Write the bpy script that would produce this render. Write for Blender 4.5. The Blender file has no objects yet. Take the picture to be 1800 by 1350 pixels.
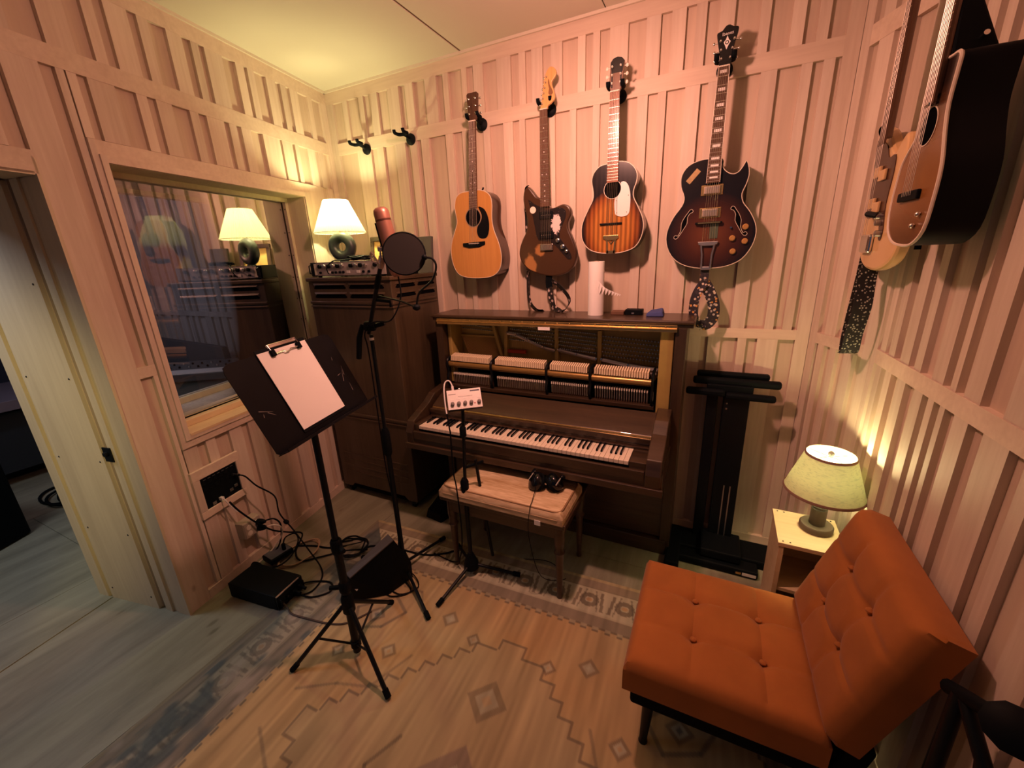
import bpy, bmesh, math, random
import numpy as np
from mathutils import Vector, Matrix
random.seed(7)
S = bpy.context.scene
COL = S.collection
PI = math.pi

# ------------------------------------------------------------------ camera
cam = bpy.data.cameras.new('camera'); cam_o = bpy.data.objects.new('camera', cam); COL.objects.link(cam_o)
cam.sensor_width = 36.0; cam.lens = 14.349; cam.clip_start = 0.02
yaw, pitch, roll = -0.4582, -0.3009, 0.0419
fwd = Vector((math.sin(yaw)*math.cos(pitch), math.cos(yaw)*math.cos(pitch), math.sin(pitch)))
rgt = Vector((math.cos(yaw), -math.sin(yaw), 0)); dwn = fwd.cross(rgt)
r2 = math.cos(roll)*rgt + math.sin(roll)*dwn; d2 = -math.sin(roll)*rgt + math.cos(roll)*dwn
M = Matrix((r2, -d2, -fwd)).transposed().to_4x4(); M.translation = (2.551, -2.4259, 1.6771)
cam_o.matrix_world = M
S.camera = cam_o

# ------------------------------------------------------------------ world, lights, exposure
w = bpy.data.worlds.new('room_ambient'); S.world = w; w.use_nodes = True
w.node_tree.nodes['Background'].inputs[0].default_value = (0.55, 0.68, 1.0, 1); w.node_tree.nodes['Background'].inputs[1].default_value = 0.055
S.view_settings.view_transform = 'Standard'; S.view_settings.look = 'None'
S.view_settings.exposure = 0.12; S.view_settings.gamma = 1.0; S.view_settings.use_curve_mapping = False
S.cycles.use_denoising = True
S.cycles.max_bounces = 6; S.cycles.diffuse_bounces = 3; S.cycles.glossy_bounces = 3; S.cycles.transmission_bounces = 4
S.cycles.transparent_max_bounces = 8; S.cycles.caustics_reflective = False; S.cycles.caustics_refractive = False
S.cycles.sample_clamp_indirect = 4.0
def lamp(name, kind, loc, energy, color, size=0.05, target=None, angle=None, blend=0.3):
    l = bpy.data.lights.new(name, kind); l.energy = energy; l.color = color
    if kind == 'AREA': l.size = size
    else: l.shadow_soft_size = size
    if kind == 'SPOT': l.spot_size = angle; l.spot_blend = blend
    o = bpy.data.objects.new(name, l); COL.objects.link(o); o.location = loc
    if target is not None:
        o.rotation_euler = (Vector(target)-Vector(loc)).to_track_quat('-Z', 'Y').to_euler()
    return o
SALMON = (1.0, 0.435, 0.325)
lamp('ceiling_spot_light', 'SPOT', (1.95, -1.10, 2.47), 64, SALMON, 0.05, (1.75, -0.15, 1.35), math.radians(170), 1.0)
lamp('ceiling_bulb_light', 'POINT', (1.95, -1.10, 2.50), 24, SALMON, 0.05)
lamp('doorway_spot_light', 'SPOT', (1.45, -2.99, 2.05), 78, (1.0, 0.78, 0.34), 0.10, (-0.45, -1.90, 0.85), math.radians(46), 0.9)
lamp('hall_ceiling_light', 'AREA', (-0.87, -2.49, 2.6), 17, (0.80, 0.82, 1.0), 0.6, (0.4, -2.3, 0.0))
lamp('control_room_light', 'AREA', (-2.3, -1.2, 2.6), 3.2, (0.85, 0.74, 1.0), 0.8, (-2.0, -0.6, 0.9))

# ------------------------------------------------------------------ materials
def new_mat(name):
    m = bpy.data.materials.new(name); m.use_nodes = True
    nt = m.node_tree; return m, nt, nt.nodes['Principled BSDF']
def N(nt, t, **kw):
    n = nt.nodes.new(t)
    for k, v in kw.items():
        if k in n.inputs: n.inputs[k].default_value = v
        else: setattr(n, k, v)
    return n
def c4(c): return (c[0], c[1], c[2], 1.0)
def mat(name, color, rough=0.5, metal=0.0, spec=0.5, noise=0.0, nscale=8.0, sheen=0.0, coat=0.0, bump=0.0, alpha=None):
    m, nt, b = new_mat(name)
    b.inputs['Base Color'].default_value = c4(color); b.inputs['Roughness'].default_value = rough
    b.inputs['Metallic'].default_value = metal; b.inputs['Specular IOR Level'].default_value = spec
    b.inputs['Sheen Weight'].default_value = sheen; b.inputs['Coat Weight'].default_value = coat
    if noise > 0 or bump > 0:
        tc = N(nt, 'ShaderNodeTexCoord'); nz = N(nt, 'ShaderNodeTexNoise', Scale=nscale, Detail=4.0)
        nt.links.new(tc.outputs['Object'], nz.inputs['Vector'])
        if noise > 0:
            mx = N(nt, 'ShaderNodeMix', data_type='RGBA')
            mx.inputs['A'].default_value = c4([x*(1-noise) for x in color]); mx.inputs['B'].default_value = c4([min(1, x*(1+noise)) for x in color])
            nt.links.new(nz.outputs['Fac'], mx.inputs['Factor']); nt.links.new(mx.outputs['Result'], b.inputs['Base Color'])
        if bump > 0:
            bp = N(nt, 'ShaderNodeBump', Strength=bump, Distance=0.01)
            nt.links.new(nz.outputs['Fac'], bp.inputs['Height']); nt.links.new(bp.outputs['Normal'], b.inputs['Normal'])
    return m
def wood(name, c1, c2, axis=2, scale=10.0, stretch=0.08, rough=0.5, vary=0.12, knots=False, coat=0.0, bump=0.05, spec=0.5):
    """streaky grain running along one axis of the object"""
    m, nt, b = new_mat(name)
    tc = N(nt, 'ShaderNodeTexCoord'); mp = N(nt, 'ShaderNodeMapping')
    sc = [scale]*3; sc[axis] = scale*stretch; mp.inputs['Scale'].default_value = sc
    oi = N(nt, 'ShaderNodeObjectInfo')
    ad = N(nt, 'ShaderNodeVectorMath', operation='ADD'); mul = N(nt, 'ShaderNodeVectorMath', operation='SCALE'); mul.inputs['Scale'].default_value = 7.0
    cb = N(nt, 'ShaderNodeCombineXYZ')
    for i in range(3): nt.links.new(oi.outputs['Random'], cb.inputs[i])
    nt.links.new(cb.outputs[0], mul.inputs[0]); nt.links.new(tc.outputs['Object'], ad.inputs[0]); nt.links.new(mul.outputs[0], ad.inputs[1])
    nt.links.new(ad.outputs[0], mp.inputs['Vector'])
    n1 = N(nt, 'ShaderNodeTexNoise', Scale=1.0, Detail=5.0, Roughness=0.6, Distortion=0.6); nt.links.new(mp.outputs[0], n1.inputs['Vector'])
    n2 = N(nt, 'ShaderNodeTexNoise', Scale=7.0, Detail=3.0); nt.links.new(mp.outputs[0], n2.inputs['Vector'])
    av = N(nt, 'ShaderNodeMath', operation='MULTIPLY_ADD'); av.inputs[1].default_value = 0.35
    nt.links.new(n2.outputs['Fac'], av.inputs[0])
    sb = N(nt, 'ShaderNodeMath', operation='MULTIPLY'); sb.inputs[1].default_value = 0.65; nt.links.new(n1.outputs['Fac'], sb.inputs[0]); nt.links.new(sb.outputs[0], av.inputs[2])
    rp = N(nt, 'ShaderNodeValToRGB'); rp.color_ramp.elements[0].position = 0.36; rp.color_ramp.elements[1].position = 0.64
    rp.color_ramp.elements[0].color = c4(c1); rp.color_ramp.elements[1].color = c4(c2); nt.links.new(av.outputs[0], rp.inputs[0])
    hs = N(nt, 'ShaderNodeHueSaturation'); mr = N(nt, 'ShaderNodeMapRange'); mr.inputs['To Min'].default_value = 1-vary; mr.inputs['To Max'].default_value = 1+vary
    nt.links.new(oi.outputs['Random'], mr.inputs[0]); nt.links.new(mr.outputs[0], hs.inputs['Value']); nt.links.new(rp.outputs[0], hs.inputs['Color'])
    out = hs.outputs[0]
    if knots:
        mp2 = N(nt, 'ShaderNodeMapping'); s2 = [2.6]*3; s2[axis] = 1.5; mp2.inputs['Scale'].default_value = s2; nt.links.new(ad.outputs[0], mp2.inputs['Vector'])
        vo = N(nt, 'ShaderNodeTexVoronoi', Scale=1.0); nt.links.new(mp2.outputs[0], vo.inputs['Vector'])
        r2_ = N(nt, 'ShaderNodeValToRGB'); r2_.color_ramp.elements[0].position = 0.03; r2_.color_ramp.elements[1].position = 0.055
        r2_.color_ramp.elements[0].color = (0.35, 0.24, 0.17, 1); r2_.color_ramp.elements[1].color = (1, 1, 1, 1); nt.links.new(vo.outputs['Distance'], r2_.inputs[0])
        mx = N(nt, 'ShaderNodeMix', data_type='RGBA', blend_type='MULTIPLY'); mx.inputs['Factor'].default_value = 1.0
        nt.links.new(out, mx.inputs['A']); nt.links.new(r2_.outputs[0], mx.inputs['B']); out = mx.outputs['Result']
    nt.links.new(out, b.inputs['Base Color'])
    b.inputs['Roughness'].default_value = rough; b.inputs['Coat Weight'].default_value = coat; b.inputs['Specular IOR Level'].default_value = spec
    bp = N(nt, 'ShaderNodeBump', Strength=bump, Distance=0.004); nt.links.new(av.outputs[0], bp.inputs['Height']); nt.links.new(bp.outputs['Normal'], b.inputs['Normal'])
    return m
def burst(name, cin, cmid, cout, center, rad, axes=(0, 2), stripes=0.0, rough=0.22, p=(0.35, 0.62, 0.92)):
    """finish sprayed darker towards the rim (sunburst), by object coordinates"""
    m, nt, b = new_mat(name)
    tc = N(nt, 'ShaderNodeTexCoord'); sx = N(nt, 'ShaderNodeSeparateXYZ'); nt.links.new(tc.outputs['Object'], sx.inputs[0])
    def term(ax, c, r):
        s = N(nt, 'ShaderNodeMath', operation='SUBTRACT'); s.inputs[1].default_value = c; nt.links.new(sx.outputs[ax], s.inputs[0])
        d = N(nt, 'ShaderNodeMath', operation='DIVIDE'); d.inputs[1].default_value = r; nt.links.new(s.outputs[0], d.inputs[0])
        q = N(nt, 'ShaderNodeMath', operation='MULTIPLY'); nt.links.new(d.outputs[0], q.inputs[0]); nt.links.new(d.outputs[0], q.inputs[1]); return q
    a = term(axes[0], center[0], rad[0]); c = term(axes[1], center[1], rad[1])
    s = N(nt, 'ShaderNodeMath', operation='ADD'); nt.links.new(a.outputs[0], s.inputs[0]); nt.links.new(c.outputs[0], s.inputs[1])
    q = N(nt, 'ShaderNodeMath', operation='SQRT'); nt.links.new(s.outputs[0], q.inputs[0])
    rp = N(nt, 'ShaderNodeValToRGB'); e = rp.color_ramp.elements; e[0].position = p[0]; e[0].color = c4(cin); e[1].position = p[2]; e[1].color = c4(cout)
    x = e.new(p[1]); x.color = c4(cmid); nt.links.new(q.outputs[0], rp.inputs[0]); out = rp.outputs[0]
    if stripes:
        wv = N(nt, 'ShaderNodeTexWave', Scale=13.0, Distortion=0.4, bands_direction='X'); wv.inputs['Detail'].default_value = 1.0
        nt.links.new(tc.outputs['Object'], wv.inputs['Vector'])
        mx = N(nt, 'ShaderNodeMix', data_type='RGBA', blend_type='MULTIPLY'); mx.inputs['Factor'].default_value = stripes
        nt.links.new(out, mx.inputs['A']); nt.links.new(wv.outputs['Color'], mx.inputs['B']); out = mx.outputs['Result']
    nt.links.new(out, b.inputs['Base Color']); b.inputs['Roughness'].default_value = rough; b.inputs['Coat Weight'].default_value = 0.4; b.inputs['Coat Roughness'].default_value = 0.12
    return m
def spots(name, base, cols, scale=60.0, thr=0.42, rough=0.8, coord='Object'):
    """printed cloth: coloured flecks on a dark ground"""
    m, nt, b = new_mat(name)
    tc = N(nt, 'ShaderNodeTexCoord'); vo = N(nt, 'ShaderNodeTexVoronoi', Scale=scale); nt.links.new(tc.outputs[coord], vo.inputs['Vector'])
    st = N(nt, 'ShaderNodeMath', operation='LESS_THAN'); st.inputs[1].default_value = thr; nt.links.new(vo.outputs['Distance'], st.inputs[0])
    sp = N(nt, 'ShaderNodeSeparateColor'); nt.links.new(vo.outputs['Color'], sp.inputs[0])
    rp = N(nt, 'ShaderNodeValToRGB'); rp.color_ramp.interpolation = 'CONSTANT'; e = rp.color_ramp.elements
    e[0].position = 0; e[0].color = c4(cols[0]); e[1].position = 0.99; e[1].color = c4(cols[-1])
    for i in range(1, len(cols)): x = e.new(i/len(cols)); x.color = c4(cols[i])
    nt.links.new(sp.outputs[0], rp.inputs[0])
    mx = N(nt, 'ShaderNodeMix', data_type='RGBA'); mx.inputs['A'].default_value = c4(base)
    nt.links.new(st.outputs[0], mx.inputs['Factor']); nt.links.new(rp.outputs[0], mx.inputs['B']); nt.links.new(mx.outputs['Result'], b.inputs['Base Color'])
    b.inputs['Roughness'].default_value = rough
    return m
def shade_mat(name, color, trans=0.5, speck=0.0):
    m, nt, b = new_mat(name); out = nt.nodes['Material Output']
    tr = N(nt, 'ShaderNodeBsdfTranslucent'); df = N(nt, 'ShaderNodeBsdfDiffuse'); mx = N(nt, 'ShaderNodeMixShader'); mx.inputs[0].default_value = trans
    tr.inputs[0].default_value = c4(color); df.inputs[0].default_value = c4(color)
    if speck:
        tc = N(nt, 'ShaderNodeTexCoord'); mp = N(nt, 'ShaderNodeMapping'); mp.inputs['Scale'].default_value = (60, 60, 260); nz = N(nt, 'ShaderNodeTexNoise', Scale=1.0, Detail=2.0)
        nt.links.new(tc.outputs['Object'], mp.inputs[0]); nt.links.new(mp.outputs[0], nz.inputs['Vector'])
        rp = N(nt, 'ShaderNodeValToRGB'); rp.color_ramp.elements[0].position = 0.30; rp.color_ramp.elements[1].position = 0.5
        rp.color_ramp.elements[0].color = c4([x*(1-speck) for x in color]); rp.color_ramp.elements[1].color = c4(color)
        nt.links.new(nz.outputs['Fac'], rp.inputs[0]); nt.links.new(rp.outputs[0], tr.inputs[0]); nt.links.new(rp.outputs[0], df.inputs[0])
    nt.links.new(df.outputs[0], mx.inputs[1]); nt.links.new(tr.outputs[0], mx.inputs[2]); nt.links.new(mx.outputs[0], out.inputs[0])
    return m
def emit(name, color, s):
    m, nt, b = new_mat(name); b.inputs['Emission Color'].default_value = c4(color); b.inputs['Emission Strength'].default_value = s
    b.inputs['Base Color'].default_value = c4(color); return m
def glass_mat(name):
    m, nt, b = new_mat(name); out = nt.nodes['Material Output']
    tp = N(nt, 'ShaderNodeBsdfTransparent'); tp.inputs[0].default_value = (0.93, 0.95, 0.96, 1); gl = N(nt, 'ShaderNodeBsdfGlossy'); gl.inputs['Roughness'].default_value = 0.02
    fr = N(nt, 'ShaderNodeFresnel'); fr.inputs[0].default_value = 1.52
    ml = N(nt, 'ShaderNodeMath', operation='MULTIPLY'); ml.inputs[1].default_value = 1.6; ml.use_clamp = True; nt.links.new(fr.outputs[0], ml.inputs[0])
    mx = N(nt, 'ShaderNodeMixShader'); nt.links.new(ml.outputs[0], mx.inputs[0]); nt.links.new(tp.outputs[0], mx.inputs[1]); nt.links.new(gl.outputs[0], mx.inputs[2])
    nt.links.new(mx.outputs[0], out.inputs[0]); return m

W1, W2 = (0.60, 0.48, 0.38), (0.73, 0.62, 0.51)
M_ = {}
M_['wall_v'] = wood('whitewashed_pine_upright', W1, W2, 2, 9, 0.07, 0.62, 0.10, True)
M_['wall_h'] = wood('whitewashed_pine_level', (0.64, 0.51, 0.40), (0.76, 0.63, 0.50), 0, 9, 0.07, 0.62, 0.06)
M_['wall_back'] = wood('whitewashed_pine_ground', (0.55, 0.43, 0.33), (0.66, 0.53, 0.41), 2, 7, 0.06, 0.66, 0.03)
M_['jamb'] = wood('bare_pine_jamb', (0.58, 0.49, 0.34), (0.68, 0.59, 0.42), 2, 9, 0.06, 0.55, 0.06, True)
M_['sill'] = wood('varnished_pine_sill', (0.66, 0.47, 0.27), (0.78, 0.60, 0.38), 1, 9, 0.08, 0.45, 0.05)
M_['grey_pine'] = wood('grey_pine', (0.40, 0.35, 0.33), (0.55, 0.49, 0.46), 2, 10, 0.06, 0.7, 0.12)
M_['ceil'] = mat('ceiling_paint', (0.72, 0.68, 0.56), 0.85, noise=0.04, nscale=2)
M_['crown'] = mat('crown_paint', (0.74, 0.66, 0.54), 0.6)
M_['black'] = mat('black_matte', (0.0022, 0.0042, 0.0062), 0.6, spec=0.12)
M_['black_soft'] = mat('black_rubber', (0.003, 0.005, 0.007), 0.8, spec=0.08)
M_['black_gloss'] = mat('black_gloss', (0.003, 0.004, 0.006), 0.16, spec=0.4)
M_['black_metal'] = mat('black_painted_steel', (0.003, 0.005, 0.007), 0.42, spec=0.22)
M_['chrome'] = mat('chrome', (0.80, 0.79, 0.77), 0.18, 1.0)
M_['steel'] = mat('brushed_steel', (0.55, 0.54, 0.53), 0.35, 1.0)
M_['gold'] = mat('gold_plate', (0.85, 0.60, 0.25), 0.25, 1.0)
M_['brass'] = mat('aged_brass', (0.72, 0.50, 0.20), 0.32, 1.0, noise=0.3, nscale=25)
M_['white'] = mat('white_plastic', (0.78, 0.75, 0.72), 0.4)
M_['cream'] = mat('cream_plastic', (0.80, 0.74, 0.62), 0.35)
M_['paper'] = mat('white_paper', (0.86, 0.84, 0.82), 0.9, spec=0.1)
M_['dark_gap'] = mat('dark_gap', (0.004, 0.004, 0.005), 0.9, spec=0.0)
M_['glass'] = glass_mat('window_glass')
M_['walnut'] = wood('dark_walnut', (0.044, 0.029, 0.016), (0.080, 0.054, 0.030), 2, 9, 0.08, 0.38, 0.05, coat=0.15)
M_['walnut_h'] = wood('dark_walnut_level', (0.046, 0.030, 0.016), (0.085, 0.056, 0.031), 0, 9, 0.08, 0.36, 0.05, coat=0.2)
M_['piano'] = wood('piano_mahogany', (0.030, 0.018, 0.010), (0.062, 0.036, 0.019), 0, 10, 0.07, 0.35, 0.03, coat=0.25)
M_['piano_v'] = wood('piano_mahogany_upright', (0.026, 0.015, 0.009), (0.055, 0.031, 0.016), 2, 10, 0.07, 0.38, 0.03, coat=0.2)
M_['bench'] = wood('bench_mahogany', (0.040, 0.021, 0.012), (0.080, 0.044, 0.023), 0, 9, 0.08, 0.35, 0.03, coat=0.2)

# ------------------------------------------------------------------ geometry helpers
ORG = {}
class MB:
    def __init__(s, M=None): s.v = []; s.f = []; s.M = M
    def _p(s, p):
        return s.M @ Vector(p) if s.M is not None else Vector(p)
    def add(s, vs, fs):
        o = len(s.v); s.v += [s._p(p) for p in vs]; s.f += [tuple(i+o for i in f) for f in fs]; return s
    def box(s, x0, x1, y0, y1, z0, z1):
        return s.add([(x0,y0,z0),(x1,y0,z0),(x1,y1,z0),(x0,y1,z0),(x0,y0,z1),(x1,y0,z1),(x1,y1,z1),(x0,y1,z1)],
                     [(0,3,2,1),(4,5,6,7),(0,1,5,4),(1,2,6,5),(2,3,7,6),(3,0,4,7)])
    def hexa(s, b, t): return s.add(list(b)+list(t), [(0,3,2,1),(4,5,6,7),(0,1,5,4),(1,2,6,5),(2,3,7,6),(3,0,4,7)])
    def tube(s, pts, r, n=8, close=False, cap=True):
        pts = [Vector(p) for p in pts]; m = len(pts); rs = r if isinstance(r, (list, tuple)) else [r]*m
        vs = []; up = None
        for i, p in enumerate(pts):
            a = pts[(i-1) % m] if (i > 0 or close) else p; b = pts[(i+1) % m] if (i < m-1 or close) else p
            t = (b-a)
            t = t.normalized() if t.length > 1e-9 else Vector((0,0,1))
            if up is None:
                up = Vector((0,0,1)) if abs(t.z) < 0.9 else Vector((1,0,0))
            x = up - t*up.dot(t)
            x = x.normalized() if x.length > 1e-6 else t.orthogonal().normalized()
            up = x; y = t.cross(x)
            for k in range(n):
                an = 2*PI*k/n; vs.append(p + (x*math.cos(an)+y*math.sin(an))*rs[i])
        fs = []
        for i in range(m if close else m-1):
            for k in range(n):
                j = (i+1) % m; fs.append((i*n+k, i*n+(k+1)%n, j*n+(k+1)%n, j*n+k))
        if cap and not close: fs.append(tuple(range(n-1,-1,-1))); fs.append(tuple((m-1)*n+k for k in range(n)))
        return s.add(vs, fs)
    def lathe(s, prof, o=(0,0,0), axis=(0,0,1), n=24, cap=True, wob=None):
        a = Vector(axis).normalized(); x = a.orthogonal().normalized(); y = a.cross(x); o = Vector(o); vs = []; m = len(prof)
        for (r, h) in prof:
            for k in range(n):
                an = 2*PI*k/n; rr = r*(1+(wob(k) if wob else 0)); vs.append(o + a*h + (x*math.cos(an)+y*math.sin(an))*rr)
        fs = [(i*n+k, i*n+(k+1)%n, (i+1)*n+(k+1)%n, (i+1)*n+k) for i in range(m-1) for k in range(n)]
        if cap: fs.append(tuple(range(n-1,-1,-1))); fs.append(tuple((m-1)*n+k for k in range(n)))
        return s.add(vs, fs)
    def prism(s, pts, w0, w1):
        """outline in local x (right), z (up); depth along local y"""
        m = len(pts)
        vs = [(p[0], w0, p[1]) for p in pts] + [(p[0], w1, p[1]) for p in pts]
        fs = [(i, (i+1)%m, m+(i+1)%m, m+i) for i in range(m)] + [tuple(range(m)), tuple(range(2*m-1, m-1, -1))]
        return s.add(vs, fs)
    def ball(s, c, r, n=12, sq=(1,1,1)):
        k = n//2; pr = [(max(1e-4, math.sin(PI*i/k)), -math.cos(PI*i/k)) for i in range(k+1)]
        vs = [(c[0]+sq[0]*r*a*math.cos(2*PI*j/n), c[1]+sq[1]*r*a*math.sin(2*PI*j/n), c[2]+sq[2]*r*b) for a, b in pr for j in range(n)]
        fs = [(i*n+j, i*n+(j+1)%n, (i+1)*n+(j+1)%n, (i+1)*n+j) for i in range(k) for j in range(n)]
        return s.add(vs, fs)
    def build(s, name, m, parent=None, smooth=False, bevel=0.0, seg=2, kind=None):
        off = ORG.get(parent, Vector((0,0,0))) if parent is not None else Vector((0,0,0))
        me = bpy.data.meshes.new(name); me.from_pydata([tuple(p-off) for p in s.v], [], s.f)
        bm = bmesh.new(); bm.from_mesh(me); bmesh.ops.recalc_face_normals(bm, faces=bm.faces); bm.to_mesh(me); bm.free()
        me.materials.append(m)
        if smooth:
            me.polygons.foreach_set('use_smooth', [True]*len(me.polygons))
            try: me.set_sharp_from_angle(angle=math.radians(40))
            except Exception: pass
        o = bpy.data.objects.new(name, me); COL.objects.link(o)
        if parent is not None: o.parent = parent; ORG[o] = off
        if bevel: b = o.modifiers.new('bevel', 'BEVEL'); b.width = bevel; b.segments = seg; b.limit_method = 'ANGLE'
        if kind: o['kind'] = kind
        return o
def thing(name, label, cat, loc, group=None):
    o = bpy.data.objects.new(name, None); COL.objects.link(o); o.location = loc; o.empty_display_size = 0.05
    o['label'] = label; o['category'] = cat
    if group: o['group'] = group
    ORG[o] = Vector(loc); return o
def tag(o, label, cat, group=None):
    o['label'] = label; o['category'] = cat
    if group: o['group'] = group
    return o
def struct(o): o['kind'] = 'structure'; return o
def root(name, loc=(0,0,0)):
    o = bpy.data.objects.new(name, None); COL.objects.link(o); o.location = loc; ORG[o] = Vector(loc); o['kind'] = 'structure'; return o
def dup(o, parent, loc, name=None):
    c = o.copy(); COL.objects.link(c); c.parent = parent; c.location = Vector(o.location)+Vector(loc); ORG[c] = ORG.get(o, Vector((0,0,0))); return c
def frame(O, D, Nn):
    m = Matrix((Vector(D), Vector(Nn), Vector((0,0,1)))).transposed().to_4x4(); m.translation = Vector(O); return m
def smooth_curve(pts, k=4, close=True):
    out = []; n = len(pts); P = [Vector(p) for p in pts]
    rng = range(n) if close else range(n-1)
    for i in rng:
        if close: a, b, c, d = P[i-1], P[i], P[(i+1)%n], P[(i+2)%n]
        else: a, b, c, d = P[max(i-1,0)], P[i], P[i+1], P[min(i+2,n-1)]
        for j in range(k):
            t = j/k; out.append(0.5*((2*b)+(c-a)*t+(2*a-5*b+4*c-d)*t*t+(3*b-a-3*c+d)*t**3))
    if not close: out.append(P[-1])
    return out
def cable(name, pts, r, m, parent=None, k=6, n=6):
    return MB().tube(smooth_curve(pts, k, False), r, n).build(name, m, parent, smooth=True)
def text(name, s, size, m, parent, Mx, depth=0.0006):
    cu = bpy.data.curves.new(name, 'FONT'); cu.body = s; cu.size = size; cu.extrude = depth; cu.align_x = 'CENTER'; cu.align_y = 'CENTER'; cu.resolution_u = 2
    t = bpy.data.objects.new(name, cu); COL.objects.link(t); bpy.context.view_layer.update()
    me = bpy.data.meshes.new_from_object(t); bpy.data.objects.remove(t)
    off = ORG.get(parent, Vector((0,0,0)))
    for v in me.vertices: v.co = (Mx @ v.co) - off
    me.materials.clear(); me.materials.append(m); o = bpy.data.objects.new(name, me); COL.objects.link(o); o.parent = parent; ORG[o] = off; return o

# ------------------------------------------------------------------ room frames
H = 2.817; ZR1, ZR2 = 2.418, 1.224
AL = 0.1778
LD, LN = Vector((math.sin(AL), -math.cos(AL), 0)), Vector((math.cos(AL), math.sin(AL), 0))
A2, A3 = -1.1874, -1.5361
C1 = Vector((3.0026, 0, 0)); D2 = Vector((math.cos(A2), math.sin(A2), 0)); N2 = Vector((D2.y, -D2.x, 0))
C2 = C1 + D2*0.3925; D3 = Vector((math.cos(A3), math.sin(A3), 0)); N3 = Vector((D3.y, -D3.x, 0))
FB = frame((0,0,0), (1,0,0), (0,-1,0)); FL = frame((0,0,0), LD, LN); FA = frame(C1, D2, N2); FR = frame(C2, D3, N3)
G = 0.018   # how far the proud boards stand off the ground boards

# ------------------------------------------------------------------ floor and rug
def floor_mat():
    m, nt, b = new_mat('worn_plywood')
    tc = N(nt, 'ShaderNodeTexCoord'); mp = N(nt, 'ShaderNodeMapping'); mp.inputs['Scale'].default_value = (5.0, 0.8, 1); nt.links.new(tc.outputs['Object'], mp.inputs[0])
    n1 = N(nt, 'ShaderNodeTexNoise', Scale=1.6, Detail=6.0, Roughness=0.65, Distortion=0.5); nt.links.new(mp.outputs[0], n1.inputs['Vector'])
    rp = N(nt, 'ShaderNodeValToRGB'); e = rp.color_ramp.elements; e[0].position = 0.3; e[0].color = (0.19, 0.19, 0.13, 1); e[1].position = 0.7; e[1].color = (0.34, 0.34, 0.235, 1)
    nt.links.new(n1.outputs['Fac'], rp.inputs[0])
    mp2 = N(nt, 'ShaderNodeMapping'); mp2.inputs['Scale'].default_value = (9, 4, 1); nt.links.new(tc.outputs['Object'], mp2.inputs[0])
    vo = N(nt, 'ShaderNodeTexVoronoi', Scale=0.7); nt.links.new(mp2.outputs[0], vo.inputs['Vector'])
    r2 = N(nt, 'ShaderNodeValToRGB'); r2.color_ramp.elements[0].position = 0.05; r2.color_ramp.elements[0].color = (0.55, 0.50, 0.45, 1); r2.color_ramp.elements[1].position = 0.10; r2.color_ramp.elements[1].color = (1,1,1,1)
    nt.links.new(vo.outputs['Distance'], r2.inputs[0])
    mx = N(nt, 'ShaderNodeMix', data_type='RGBA', blend_type='MULTIPLY'); mx.inputs['Factor'].default_value = 0.8
    nt.links.new(rp.outputs[0], mx.inputs['A']); nt.links.new(r2.outputs[0], mx.inputs['B']); nt.links.new(mx.outputs['Result'], b.inputs['Base Color'])
    b.inputs['Roughness'].default_value = 0.42; b.inputs['Specular IOR Level'].default_value = 0.35
    bp = N(nt, 'ShaderNodeBump', Strength=0.08, Distance=0.005); nt.links.new(n1.outputs['Fac'], bp.inputs['Height']); nt.links.new(bp.outputs['Normal'], b.inputs['Normal'])
    return m
M_['floor'] = floor_mat()
fl = MB().box(-4.2, 4.0, -4.6, 0.3, -0.12, -0.012).build('floor', M_['dark_gap']); struct(fl)
xs = [-4.2, -2.98, -1.76, -0.54, 0.68, 1.90, 3.12, 4.0]
for i in range(len(xs)-1):
    cuts = [-4.6, -2.9, -0.46, 0.3] if i % 2 else [-4.6, -4.1, -1.66, 0.3]
    for j in range(3):
        g = 0.0012; MB().box(xs[i]+g, xs[i+1]-g, cuts[j]+g, cuts[j+1]-g, -0.012, 0.0).build('plywood_sheet', M_['floor'], fl)
MB(FL).box(1.72, 2.48, -0.60, -0.545, 0.0, 0.005).build('threshold_strip', M_['floor'], fl)

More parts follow.
